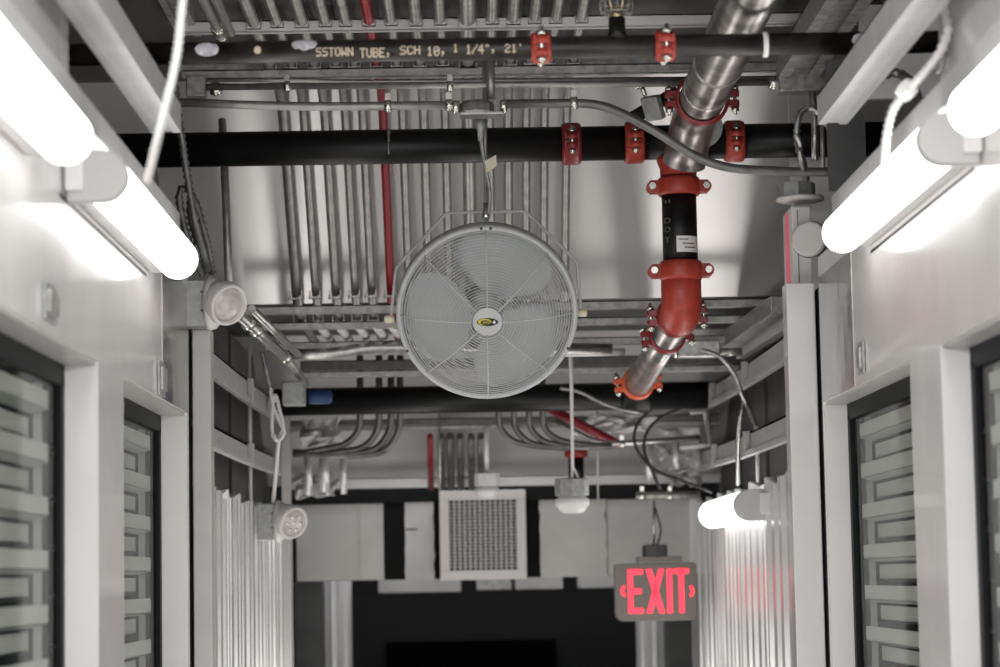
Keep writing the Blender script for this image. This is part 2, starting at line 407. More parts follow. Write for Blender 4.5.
def onpipe(s, px0, px1, py, h, m, name='lettering'):
    x0 = U(px0,py,Yt-rt).x; x1 = U(px1,py,Yt-rt).x; zc = U((px0+px1)/2,py,Yt-rt).z
    n = len(s)*6-1; dx = (x1-x0)/n; mb = MB()
    for k, ch in enumerate(s):
        for row, bits in enumerate(DOT[ch].split()):
            for col, b in enumerate(bits):
                if b == '0': continue
                za_ = zc+h*(.5-(row+1.06)/7); zb2_ = zc+h*(.5-(row-.06)/7); xa_ = x0+(k*6+col-.12)*dx; P = []
                for z in (za_, (za_+zb2_)/2, zb2_):
                    dz = max(-rt*.98,min(rt*.98,z-zt)); yy = Yt-math.sqrt(rt*rt-dz*dz)-.0004
                    P += [(xa_,yy,z),(xa_+dx*1.24,yy,z)]
                mb.add(P,[(0,1,3,2),(2,3,5,4)])
    return mb.build(name, m, tp)
for s,a,b,h in (('SSTOWN',316,353,.0165),('TUBE,',360,391,.0175),('SCH',400,420,.0165),('10,',427,446,.0175),('1',453,458,.0165),('1/4",',466,496,.018),("21'",505,523,.0165)):
    onpipe(s,a,b,(51.5 if a<380 else (50 if a<450 else 48)) + (0.8 if ',' in s else 0),h,'text')
def patch(parent, r, zc, Yc, x0, x1, a0, a1, m, name, seed=0):
    mb = MB(); n, k = 14, 8; P = []; 
    for i in range(n+1):
        for j in range(k+1):
            u = i/n; v = j/k; cx = (u-.5)*2; hh = math.sqrt(max(0,1-cx**2))
            wob = 1+.25*noise.noise(Vector((u*5+seed,v*3,seed)))
            ang = (a0+a1)/2+(v-.5)*(a1-a0)*hh*wob
            P.append((x0+(x1-x0)*u, Yc-math.cos(ang)*(r+.0015), zc+math.sin(ang)*(r+.0015)))
    Fc = [(i*(k+1)+j,(i+1)*(k+1)+j,(i+1)*(k+1)+j+1,i*(k+1)+j+1) for i in range(n) for j in range(k)]
    mb.add(P,Fc,True); return mb.build(name,m,parent)
patch(tp,rt,zt,Yt,U(196,50,Yt).x,U(220,50,Yt).x,-.5,.75,'smear','paint_smear',1)
patch(tp,rt,zt,Yt,U(292,46,Yt).x,U(318,46,Yt).x,-.1,1.0,'smear','paint_smear',4)
patch(tp,rt,zt,Yt,U(850,40,Yt).x,U(882,40,Yt).x,-.8,.8,'smear','paint_smear',7)
patch(tp,rt,zt,Yt,U(255,51,Yt).x,U(262,51,Yt).x,-.35,.3,'text','ink_dot',9)
xb = U(765,43,Yt).x; MB().lathe((xb-.005,Yt,zt),(1,0,0),[(0,rt+.003),(.010,rt+.003)],24).build('white_band','zip',tp)
# outlet with upright sprinkler in a wire cage
x = U(617,30,Yt).x
tee = MB().lathe((x,Yt,zt+rt*.6),(0,0,1),[(0,.022),(.018,.017),(.045,.0165),(.045,.013)],20); tee.build('outlet','black',tp)
sp = thing('sprinkler', (x,Yt,zt+.058), 'brass upright sprinkler in a wire cage standing on the stencilled pipe', 'sprinkler')
z0 = zt+.055
MB().lathe((x,Yt,z0),(0,0,1),[(0,.012),(.012,.013),(.016,.009),(.024,.008)],12).build('body','brass',sp)
MB().tube([(x-.009,Yt,z0+.02),(x-.014,Yt,z0+.04),(x,Yt,z0+.06),(x+.014,Yt,z0+.04),(x+.009,Yt,z0+.02)],.003,6).cyl((x,Yt,z0+.06),(x,Yt,z0+.064),.02,16).build('frame','brass',sp)
cg = MB()
for k in range(8):
    th = k*PI/4; d = Vector((math.cos(th),math.sin(th),0))
    cg.tube([Vector((x,Yt,z0+.012))+d*.010, Vector((x,Yt,z0+.013))+d*.031, Vector((x,Yt,z0+.03))+d*.033, Vector((x,Yt,z0+.085))+d*.030],.0012,5)
for zz,rr in ((.013,.031),(.035,.033),(.085,.030)):
    cg.tube([Vector((x+math.cos(t*PI/12)*rr,Yt+math.sin(t*PI/12)*rr,z0+zz)) for t in range(24)],.0013,5,closed=True)
cg.build('cage','galv',sp)

# ---- big black pipe 2 with the drop
Y2 = 6.42; r2 = .045; z2 = U(500,145,Y2).z
xd_ = U(679,200,Y2).x
mp = thing('fire_main', (xd_,Y2,z2), 'thick black pipe with three red couplings crossing just above the round fan', 'pipe')
MB().cyl((-.95,Y2,z2),(xd_-.075,Y2,z2),r2,32).build('pipe','black',mp)
MB().cyl((xd_+.075,Y2,z2),(1.10,Y2,z2),r2,32).build('pipe','black',mp)
for px in (571,634,734):
    coupling(mp,(U(px,143,Y2).x,Y2,z2),(1,0,0),(0,-1,-.05),r2,.05,'red' if px != 571 else 'redd',th=.010)
# tee body, red neck below
MB().cyl((xd_-.085,Y2,z2),(xd_+.085,Y2,z2),r2,28).build('tee_body','black',mp)
MB().lathe((xd_,Y2,z2),(0,0,-1),[(.035,.030),(.038,.054),(.050,.056),(.070,.048),(.09,.047)],26).build('tee_neck','red',mp)
def zof(py): return U(679,py,Y2).z
za = zof(187); coupling(mp,(xd_,Y2,za),(0,0,1),(1,0,0),r2,.046,'red',th=.012)
zb = zof(271); zc_ = zof(296)
dr = MB().cyl((xd_,Y2,za),(xd_,Y2,zb),r2,64).build('drop_pipe','black',mp)
coupling(mp,(xd_,Y2,zb),(0,0,1),(1,0,0),r2,.050,'red',th=.012)
# sticker on the drop pipe
def curvpatch(px0,px1,py0,py1,m,name,inset=0):
    mb = MB(); n = 10; P = []; 
    x0 = U(px0,220,Y2-r2).x; x1 = min(U(px1,220,Y2-r2).x, xd_+r2*.985)
    for i in range(n+1):
        xx = x0+(x1-x0)*i/n; dy = math.sqrt(max(0,(r2+.0008+inset)**2-(xx-xd_)**2))
        for py in (py0,py1): P.append((xx,Y2-dy,zof(py)))
    mb.add(P,[(2*i,2*i+1,2*i+3,2*i+2) for i in range(n)],True); return mb.build(name,m,mp)
st = curvpatch(676,697,238,254,'zip','sticker')
for k,(a,b) in enumerate(((678,688),(682,694),(684,695))):
    curvpatch(a,b,241+k*4,242+k*4,'ink','sticker_print',.0006)
def dropchar(s,px,py,w,h,rot=False):
    vs_,fs = textmesh(s); P=[]
    for (a,b) in vs_:
        xx = U(px,py,Y2-r2).x+(a-.5)*w; zz = zof(py)+(b-.5)*h
        P.append((xx,Y2-math.sqrt(max(1e-6,(r2+.0006)**2-(xx-xd_)**2)),zz))
    MB().add(P,fs).build('stencil_mark','faint',mp)
dropchar('D',668,222,.014,.014); dropchar('O',668,231,.014,.014); dropchar('Y',668,241,.012,.016); dropchar('II',668,203,.012,.008)
# elbow from down to away
Re = .055; pe = []
for k in range(11):
    t = k/10*PI/2; pe.append(Vector((xd_, Y2+Re-Re*math.cos(t), zc_-Re*math.sin(t)+.01)))
pts = [Vector((xd_,Y2,zb))]+pe+[Vector((xd_,Y2+Re+.03,zc_-Re+.01))]
MB().tube(pts,.052,26).build('elbow','red',mp)
zl = zc_-Re+.01
zfar = zl-.01
coupling(mp,(xd_-.005,Y2+.085,zl),(0,1,0),(1,0,.05),r2-.002,.035,'redd',th=.013)
pend = U(637,385,7.75); pA = Vector((xd_,Y2+.08,zl)); dl = (pend-pA)
coupling(mp,pA+dl*.25,dl,(1,0,.12),.042,.032,'redd',th=.009)
lp = MB().cyl(pA,pend,.041,28).build('return_pipe','steelpipe',mp)
coupling(mp,pend-dl*.03,dl,(1,0,.1),.042,.036,'orange',th=.009)
dx_ = U(389,130,Y2).x; pt = [(dx_, Y2-math.cos(a_)*(r2+.0005), z2+math.sin(a_)*(r2+.0005)) for a_ in [x_*.12 for x_ in range(9,-6,-1)]]
MB().tube(pt[:5],.0045,6).tube(pt[4:9],.0028,6).tube([(p_[0]-.001*(k_%2),p_[1],p_[2]) for k_,p_ in enumerate(pt[8:])],.0013,6).build('paint_drip','greybox',mp)
# ---- stained stainless pipe coming overhead
ps1 = U(696,112,6.22); ps0 = Vector((ps1.x+.0, 3.2, ps1.z))
a0 = U(748,0,5.0)
dirv = (a0-ps1).normalized(); ps0 = ps1+dirv*2.6
sp_ = thing('overhead_pipe', ps1, 'stained steel pipe running overhead to the red collar above fan level', 'pipe')
MB().tube(rounded([ps0,ps1-dirv*.02,U(690,133,6.30),U(684,163,6.345)],.09,8),.056,32).build('pipe','steelpipe',sp_)
pc = ps1+dirv*.17
cc = coupling(sp_,pc,dirv,(1,0,0),.058,.036,'redd',th=.010)
MB().lathe(ps1+dirv*.30,dirv,[(0,.0568),(.006,.0582),(.012,.0568)],28).build('weld_ring','bolt',sp_)
MB().lathe(ps1+dirv*.58,dirv,[(0,.0568),(.012,.059),(.03,.0568)],28).build('clamp_band','galvd',sp_)
MB().lathe(U(701,127,6.345),(0,-1,-.12),[(0,.054),(.010,.055)],32).build('flange_disc','greybox',sp_)
# grounding clamp and black branch
b0, b1 = U(633,118,6.2), U(675,93,6.35)
br = thing('branch_pipe', b0, 'short black branch pipe with a grey clamp beside the steel pipe collar', 'pipe')
MB().cyl(b0,b1,.017,16).build('pipe','black',br)
ca = U(653,108,6.2); dd = (b1-b0).normalized()
MB().cbox(ca,.022,.05,.062,dd,(0,0,1)).build('clamp','greybox',br,.003)
MB().cyl(ca+Vector((-.02,-.01,.03)),ca+Vector((-.03,-.01,.06)),.006,8).cyl(ca+Vector((-.045,-.01,.052)),ca+Vector((-.015,-.01,.062)),.008,8).build('clamp_screw','bolt',br)

# ---- pipe 3 far
Y3 = 8.3; z3 = U(480,399,Y3).z
q = thing('fire_main', (0,Y3,z3), 'thick black pipe in shadow crossing below and behind the fan', 'pipe')
MB().cyl((-.64,Y3,z3),(.80,Y3,z3),.045,28).build('pipe','black',q)
MB().lathe((U(636,392,Y3).x-.05,Y3,z3),(1,0,0),[(0,.046),(.01,.055),(.09,.055),(.1,.046)],24).build('tee','black',q)
pb = U(320,397,7.6)
o = MB().lathe(pb+Vector((-.037,0,0)),(1,0,0),[(0,.014),(.004,.020),(.014,.022),(.06,.022),(.070,.020),(.074,.012)],20).build('pipe_cap','blue'); tag(o,'blue plastic cap in front of the shadowed black pipe at left','cap')
o = MB().box(U(282,405,7.66),U(306,383,7.74)).build('junction_box','greybox',None,.004); tag(o,'dull grey junction box beside the blue cap','box')

# ------------------------------------------------------------------ CEILING CONDUITS
cz = E+1.32
px165 = [(287,11),(307,9),(328,10),(348,9),(365,9),(385,9),(404,9),(425,10),(446,9),(469,14),(490,9),(508,10),(526,9),(544,9),(566,9)]
ys, zs_ = 6.70, cz
def slopeY(py):      # where the image row meets the conduit slope
    lo, hi = 6.7, 7.3
    for _ in range(40):
        m_ = (lo+hi)/2
        if U(470,py,m_).z < cz-(m_-6.72)*1.0: lo = m_
        else: hi = m_
    return m_
ysl = slopeY(165)
names = ['leftmost','second from the left','third from the left','fourth from the left','fifth from the left','','first to the right of the red one','second to the right of the red one','third to the right of the red one','thick, just left of the fan rod','just right of the fan rod','fourth from the right','third from the right','second from the right','rightmost']
strutY = (5.85,6.30)
for i,(px,w) in enumerate(px165):
    x = U(px,165,ysl).x; r = w*.5*ysl/F*.98
    red = i == 5
    lab = 'red painted conduit among the grey ones behind the fan' if red else 'steel ceiling conduit bending down the slope, '+names[i]
    t = thing('conduit',(x,4.0,cz),lab,'conduit','ceiling conduits in a row')
    jx = random.uniform(-.004,.004)
    pts = rounded([(x+jx,4.0,cz),(x,6.72,cz),(x+.002,7.26,cz-.54),(x,8.35,cz-.555)],.12)
    MB().tube(pts,r,12).build('pipe','redpipe' if red else 'emt',t)
    for yy,zz in ((5.84,cz),(6.31,cz),(7.20,cz-.49),(7.36,cz-.545)):
        c = MB(); 
        for s in (-1,1):
            c.box((x+s*(r+.001),yy-.012,zz-r*1.1),(x+s*(r+.004),yy+.012,zz+r*.4)); c.cyl((x+s*(r+.003),yy-.006,zz-r*1.2-.004),(x+s*(r+.003),yy-.006,zz-r*.6),.0035,6)
        c.box((x-r-.004,yy-.010,zz-r*1.1-.002),(x+r+.004,yy+.010,zz-r*1.1+.001))
        c.build('strap','galv',t)
# struts carrying them
def strut(px0,px1,py,Y,h,lab,m='galvd',d=.04):
    a = U(px0,py,Y); b = U(px1,py,Y); z = (a.z+b.z)/2
    mb = MB().box((a.x,Y,z-h/2),(b.x,Y+.003,z+h/2)).box((a.x,Y+d,z-h/2),(b.x,Y+d+.003,z+h/2)).box((a.x,Y,z+h/2-.003),(b.x,Y+d,z+h/2))
    mb.box((a.x,Y+.003,z-h/2),(b.x,Y+.012,z-h/2+.003)).box((a.x,Y+d-.009,z-h/2),(b.x,Y+d,z-h/2+.003))
    o = mb.build('strut',m); tag(o,lab,'strut','steel struts across the corridor'); return o
strut(182,905,21,5.83,.024,'steel strut across the ceiling, highest, above the stencilled pipe','slope2')
strut(182,880,69,6.30,.020,'steel strut across the ceiling just below the stencilled pipe')
strut(180,880,62,6.42,.020,'steel strut half hidden behind the stencilled pipe')
strut(243,790,306,7.16,.022,'steel strut at the foot of the sloping panel, upper one','galvd')
strut(243,790,322,7.34,.020,'steel strut at the foot of the sloping panel, lower one','galvd')
strut(265,780,342,7.56,.022,'steel strut just below the slanting conduit lengths whitened to look lit','galvd')
strut(300,740,371,7.85,.018,'steel strut just above the shadowed black pipe','galvd')
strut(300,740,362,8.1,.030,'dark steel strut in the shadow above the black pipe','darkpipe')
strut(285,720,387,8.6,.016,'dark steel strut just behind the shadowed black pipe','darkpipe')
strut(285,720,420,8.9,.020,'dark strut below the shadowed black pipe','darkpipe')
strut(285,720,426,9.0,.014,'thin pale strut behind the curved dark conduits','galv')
strut(290,720,481,9.35,.036,'pale strut just above the dark band over the duct','slope2')
# horizontal conduits
def hconduit(pts, r, lab, m='emt', rad=.08, name='conduit', grp=None, clamps=()):
    t = thing(name, pts[0], lab, 'conduit', grp)
    MB().tube(rounded(pts,rad,8),r,14).build('pipe',m,t)
    for c in clamps:
        c = Vector(c); MB().lathe(c-Vector((.008,0,0)),(1,0,0),[(0,r+.004),(.016,r+.004)],14).cbox(c+Vector((0,0,r+.01)),.014,.006,.02).build('clamp','bolt',t)
    return t
Yh = 6.15
hconduit([U(206,87,Yh),U(835,82,Yh)],.0085,'thin steel conduit crossing straight from left box to right box',clamps=[U(287,86,Yh),U(450,86,Yh)])
hconduit([U(200,80,6.25),U(300,80,6.25),U(345,82,6.25),U(780,78,6.25)],.006,'thinnest steel conduit crossing below the struts')
Yj = 5.95
hconduit([U(168,102,Yj),U(300,107,Yj),U(460,105,Yj)],.0105,'steel conduit from the left edge into the fan junction box','emt',.3,clamps=[U(388,106,Yj),U(449,105,Yj)])
hconduit([U(503,104,Yj),U(600,103,Yj),U(646,125,Yj-.02),U(712,168,Yj-.02),U(800,172,Yj),U(852,172,Yj)],.011,'curved steel conduit bending down in front of red pipe fittings','emt_dark',.16,clamps=[U(574,103,Yj)])
# fan junction box
jb = thing('junction_box',U(482,108,Yj),'steel junction box feeding the fan, above the black pipe','box')
c = U(477,106,Yj)
MB().lathe(c+Vector((0,0,-.02)),(0,0,1),[(0,.040),(.004,.042),(.022,.042),(.030,.036),(.034,.02)],8,smooth=False).build('box','galv',jb)
MB().cbox(U(482,115,Yj),.105,.06,.008).build('cover','galv',jb,.002)
for dx in (-.05,.065): MB().lathe(c+Vector((dx-.01,0,-.002)),(1,0,0),[(0,.012),(.004,.017),(.012,.017),(.018,.013)],12).build('connector','bolt',jb)
hconduit([U(490,60,Yj+.02),U(491,100,Yj+.02)],.011,'short upright steel conduit rising above the fan junction box')
# left box cluster and right box
t = thing('junction_box',U(196,88,6.2),'steel junction box at upper left end of thin conduit','box')
MB().box(U(186,96,6.2),U(208,80,6.26)).build('box','galv',t,.003); MB().lathe(U(210,89,6.2),(1,0,0),[(0,.014),(.01,.018),(.02,.018),(.03,.012)],10).build('connector','bolt',t)
t = thing('junction_box',U(802,82,6.1),'steel junction box at upper right end of thin conduit','box')
MB().box(U(779,91,6.02),U(822,73,6.08)).build('box','galv',t,.003); MB().lathe(U(768,83,6.1),(1,0,0),[(0,.012),(.006,.018),(.02,.018),(.03,.013)],10).build('connector','bolt',t)
for px in (790,800,814): MB().cyl(U(px,88,6.099),U(px,88,6.09),.002,8).build('screw','ink',t)
# upper-left parallel conduits with couplings
d1 = U(203,0,5.2); d2 = U(222,38,5.75)
t = hconduit([d1+(d1-d2)*1.5,d2],.011,'pair of shiny conduits ending in couplings above left of the stencilled pipe'); 
MB().tube([d1+(d1-d2)*1.5+Vector((.03,0,0)),d2+Vector((.026,-.05,0))],.010,12).build('pipe','galv',t)
for k in (0,.12): MB().lathe(d2-(d2-d1).normalized()*k,(d1-d2),[(0,.013),(.01,.016),(.03,.016),(.04,.013)],10).build('coupling','bolt',t)
# conduit descending at the left, to a T box, plus white bent conduit
ca, cb = U(238,314,6.3), U(286,358,7.4)
t = thing('conduit',ca,'pair of shiny conduits slanting down behind the upper emergency lamp','conduit')
MB().cyl(ca,cb,.015,14).build('pipe','galv',t); off = Vector((.035,0,.012)); MB().cyl(ca+off,cb+off,.011,12).build('pipe','galv',t)
dv = (cb-ca).normalized()
for s in (.15,.3,.95): MB().lathe(ca+(cb-ca)*s,dv,[(0,.016),(.01,.020),(.04,.020),(.05,.016)],12).build('coupling','bolt',t)
cb2 = U(306,384,7.9); MB().cyl(cb,cb2,.012,12).build('pipe','emt',t)
hconduit([U(288,354,7.45),U(330,354,7.45),U(372,347,7.45),U(612,349,7.5)],.0165,'pale bent conduit passing behind the lower half of the fan','galv',.2)
hconduit([U(500,354,7.65),U(625,352,7.65)],.012,'short pale conduit right of the fan behind the white cord','whitep')
# lit lengths of the ceiling conduits, the light painted in as white stubs
for k,px in enumerate((322,341,360,378,394)):
    a = U(px-4,324,7.36); b = U(px+7,337,7.62)
    o = MB().cyl(a,b,.013,12).build('conduit_stub','whitep'); tag(o,'ceiling conduit length whitened to look lit, slanting between the lower struts left of the fan','conduit','conduit lengths whitened to look lit, left of the fan')
# second row of short pale tubes seen behind lower strut
# upright EMT at left
hconduit([U(222,120,6.7),U(226,200,6.6),U(229,292,6.6)],.011,'single upright conduit left of the conduit row behind the flex cable','emt',.3)
hconduit([U(150,148,5.6),U(160,225,5.6)],.01,'thin upright conduit behind the left tube light','darkpipe',.3)

# far curved conduits, mirrored bends
for k,(px,pyb) in enumerate(((360,449),(379,452),(391,454),(400,456))):
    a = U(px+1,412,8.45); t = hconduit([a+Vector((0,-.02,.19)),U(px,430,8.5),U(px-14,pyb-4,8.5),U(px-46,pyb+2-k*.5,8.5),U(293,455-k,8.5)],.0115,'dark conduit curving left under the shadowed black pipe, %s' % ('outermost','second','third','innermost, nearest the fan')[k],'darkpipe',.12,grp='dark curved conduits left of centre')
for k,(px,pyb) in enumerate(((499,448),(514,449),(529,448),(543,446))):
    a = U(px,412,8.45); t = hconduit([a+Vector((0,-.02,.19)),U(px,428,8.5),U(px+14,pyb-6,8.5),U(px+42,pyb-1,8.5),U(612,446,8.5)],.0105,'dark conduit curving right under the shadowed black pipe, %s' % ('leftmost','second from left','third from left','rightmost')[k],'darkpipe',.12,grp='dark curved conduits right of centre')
hconduit([U(555,420,8.6),U(590,440,8.6),U(610,444,8.6),U(700,438,8.6)],.010,'straight dark conduit leading right toward the grey channel frame','galv',.1,clamps=[U(622,444,8.6)])
fx = [(430,'redpipe',6,'red'),(441,'darkpipe',7,''),(450,'darkpipe',8,''),(460,'darkpipe',7,''),(471,'darkpipe',7,''),(481,'darkpipe',8,''),(446,'darkpipe',5,'')]
for k,(px,m_,w,_) in enumerate(fx[:6]):
    t = hconduit([U(px,436,9.0),U(px+1,488,9.34)],w*.5*9.1/F,('red far conduit standing above the vent grille' if m_=='redpipe' else 'short grey far conduit above the vent grille, %s'%('','first right of the red one','second right of the red one','third right of the red one','fourth right of the red one','nearest the white rod')[k]),m_,grp='far short conduits above the vent grille')

# threaded hanger rods
for px,y0,y1,Y,lab in ((439,392,490,8.9,'left of centre above the vent'),(597,392,500,8.9,'right of the far white cord'),(116,0,26,5.4,'at the upper left')):
    t = MB().cyl(U(px,y0,Y),U(px+1,y1,Y),.0035,8); o = t.build('hanger_rod','galv'); tag(o,'thin steel hanger rod '+lab,'rod','steel hanger rods')

# ------------------------------------------------------------------ FAN
Yf = 6.15; fc = U(487,311,Yf); Rf = 91.5*Yf/F
fan = thing('hanging_fan', fc, 'round grey caged fan hanging from an angular yoke in the corridor centre', 'fan')
XF[0] = Matrix.Translation(fc) @ Matrix.Rotation(math.radians(TILT),4,'X') @ Matrix.Translation(-fc)
# drum ring
MB().lathe(fc+Vector((0,-.02,0)),(0,1,0),[(-.004,Rf*.955),(-.004,Rf*.975),(0,Rf*.995),(.006,Rf),(.036,Rf),(.040,Rf*.985),(.040,Rf*.93),(.006,Rf*.925),(-.002,Rf*.94),(-.004,Rf*.955)],64,cap=False).build('drum','fan',fan)
hub = fc+Vector((0,-.088,0))     # hub disc of the front guard
def guard(ydir, name):
    gm = MB(); cen = Vector((fc.x,0,fc.z))
    n = 27
    for i in range(n):
        t = (i+1)/n; rr = .036+(Rf*.965-.036)*t
        yy = (fc.y-.088+.068*t*t) if ydir < 0 else (fc.y+.112-.088*t*t)
        gm.tube([(fc.x+math.cos(a*PI/32)*rr, yy, fc.z+math.sin(a*PI/32)*rr) for a in range(64)],.0013,5,closed=True)
    for k in range(8):
        th = k*PI/4; pts = []
        for i in range(9):
            t = i/8; rr = .034+(Rf*.965-.034)*t; yy = (fc.y-.0892+.068*t*t) if ydir < 0 else (fc.y+.114-.088*t*t)
            pts.append((fc.x+math.cos(th)*rr, yy, fc.z+math.sin(th)*rr))
        gm.tube(pts,.0018,6)
    return gm.build(name,'fan',fan)
gd = guard(-1,'front_guard'); guard(1,'rear_guard')
hb = MB().lathe(hub,(0,1,0),[(0,.034),(.0,.036),(.003,.037),(.010,.037)],40).build('badge_plate','fan',fan)
lg = MB(); 
def ell(a,b,yy,cx=0,cz=0,n=28,t0=0,t1=2*PI):
    return [(hub.x+cx+math.cos(t0+(t1-t0)*k/n)*a, yy, hub.z+cz+math.sin(t0+(t1-t0)*k/n)*b) for k in range(n)]
yk = hub.y-.0008
P = ell(.0265,.0105,yk); lg.add(P,[list(range(28))]); lg.build('emblem','logo_k',fan)
lg2 = MB(); P = ell(.0165,.0085,yk-.0006,-.007,.0005); lg2.add(P,[list(range(28))]); lg2.build('emblem_field','logo_y',fan)
P = ell(.0138,.0062,yk-.0009,-.005,-.001); MB().add(P,[list(range(28))]).build('emblem_core','logo_k',fan)
def fantext(s,x0,w,z,h,m):
    vs_,fs = textmesh(s); MB().add([(hub.x+x0+a*w+(b*.003),yk-.0014,hub.z+z+b*h) for a,b in vs_],fs).build('emblem_lettering',m,fan)
fantext('L',-.019,.006,-.006,.013,'logo_y'); fantext('asko'.replace('k','s').replace('asso','eeso'),-.013,.017,-.003,.006,'logo_y'); fantext('n',.004,.004,-.003,.005,'logo_y')
P = [(hub.x+.012,yk-.001,hub.z),(hub.x+.0165,yk-.001,hub.z-.005),(hub.x+.021,yk-.001,hub.z),(hub.x+.0165,yk-.001,hub.z+.005)]
MB().add(P,[(0,1,2,3)]).build('emblem_mark','whitep',fan)
# motor + blades
MB().lathe(fc+Vector((0,.04,0)),(0,1,0),[(0,.02),(.002,.045),(.06,.048),(.065,.03)],24).build('motor','greybox',fan)
for k,ang in enumerate((72,190,308)):
    a0 = math.radians(ang); P = []; n, m_ = 10, 8
    for i in range(n+1):
        rr = .035+(Rf*.925-.035)*i/n
        half = math.radians(22+31*math.sin(PI*min(1,i/n*.75+.12)))
        for j in range(m_+1):
            v = (j/m_-.5)*2; th = a0+half*v; yy = fc.y+.028+v*.026*(.6+.4*i/n)+.012*(1-v*v)
            if i == n: rr2 = rr*(1-.03*v*v)
            else: rr2 = rr
            P.append((fc.x+math.cos(th)*rr2, yy, fc.z+math.sin(th)*rr2))
    Fc = [(i*(m_+1)+j,(i+1)*(m_+1)+j,(i+1)*(m_+1)+j+1,i*(m_+1)+j+1) for i in range(n) for j in range(m_)]
    o = MB().add(P,Fc,True).build('blade','blade',fan); sdm = o.modifiers.new('t','SOLIDIFY'); sdm.thickness = .002
for k_,a_ in enumerate((93,87,205,335)):
    q_ = fc+Vector((math.cos(math.radians(a_))*Rf*.975,-.027,math.sin(math.radians(a_))*Rf*.975)); MB().cyl(q_,q_+Vector((0,.006,0)),.0035,8).build('screw','ink',fan)
XF[0] = None
# yoke
yk_ = [U(x,y,Yf+.01) for x,y in ((391,318),(396,268),(446,213),(525,211),(577,262),(581,312))]
MB().tube(rounded(yk_,.012,3),.0042,8).build('yoke','fan',fan)
for px,py in ((388,319),(583,313)):
    p = U(px,py,Yf+.01); s = -1 if px < 480 else 1
    MB().lathe(p+Vector((-s*.016,0,0)),(s,0,0),[(0,.005),(.002,.009),(.022,.010),(.026,.006)],14).build('knob','cream',fan)
MB().cyl(U(484,60,Yf+.0),U(486,214,Yf+.01),.0048,10).build('hanger','emt',fan)
MB().lathe(U(486,221,Yf+.01),(0,0,1),[(0,.007),(.010,.010),(.022,.010),(.026,.006),(.045,.006)],8).build('hanger_nut','bolt',fan)
MB().tube(spline([U(479,118,Yf-.02),U(481,140,Yf-.02),U(485,165,Yf-.01),U(490,195,Yf),U(487,222,Yf+.01)],.02),.005,8).build('power_cord','greybox',fan)
sr = MB(); sr.lathe(U(480,117,Yf-.02),(0,0,-1),[(0,.013),(.03,.011),(.032,.008),(.06,.006)],12).build('strain_relief','greybox',fan)
a,b,c,d = [U(x,y,Yf-.03) for x,y in ((485,161),(496,155),(497,166),(487,173))]
tg = MB().hexa([a,b,c,d]+[v+Vector((0,.001,0)) for v in (a,b,c,d)]); tg.build('tag','cream',fan)

# ------------------------------------------------------------------ EMERGENCY LAMPS
def emerg(c, s, label, aim, leds=False):
    t = thing('emergency_lamp', c, label, 'lamp', 'emergency lamps on the left wall')
    c = Vector(c)
    bx_ = MB().box(c+Vector((-.062,-.03,-.055))*s, c+Vector((-.012,.045,.050))*s).build('back_box','greybox',t,.003*s)
    for dz in (-.02,.022): MB().cyl(c+Vector((-.018,-.031,dz))*s,c+Vector((-.018,-.034,dz))*s,.0028*s,8).build('screw','ink',t)
    MB().lathe(c+Vector((-.012,.01,0))*s,(1,0,0),[(0,.058*s),(.008*s,.062*s),(.022*s,.058*s),(.034*s,.044*s),(.045*s,.03*s)],28).build('canopy','beige',t)
    a = Vector(aim).normalized(); hc = c+Vector((.022,-.012,.004))*s
    MB().lathe(hc-a*.03*s,a,[(0,.012*s),(.004*s,.030*s),(.02*s,.045*s),(.045*s,.050*s),(.066*s,.049*s),(.072*s,.046*s),(.070*s,.041*s),(.060*s,.040*s)],28,cap=True).build('head','beige',t)
    l = MB().lathe(hc+a*.030*s,a,[(0,.040*s),(.004*s,.038*s),(.012*s,.025*s),(.014*s,.003*s)],24).build('lens','lens',t)
    if leds:
        lm = MB(); _,u,v = frame(a)
        for k in range(7):
            rr = 0 if k == 0 else .022*s; pp_ = hc+a*.040*s+u*math.cos(k*PI/3)*rr+v*math.sin(k*PI/3)*rr
            lm.lathe(pp_,a,[(0,.007*s),(.004*s,.006*s),(.006*s,.002*s)],10)
        lm.build('led_cluster','bolt',t)
    return t
emerg(U(211,303,6.1),1.08,'upper emergency lamp with oval lens facing the corridor, on the left wall end',(.60,-.70,-.36))
emerg(U(279,521,7.9),1.08,'lower emergency lamp with cluster lens in front of left corrugated sheets',(.60,-.72,-.32),True)

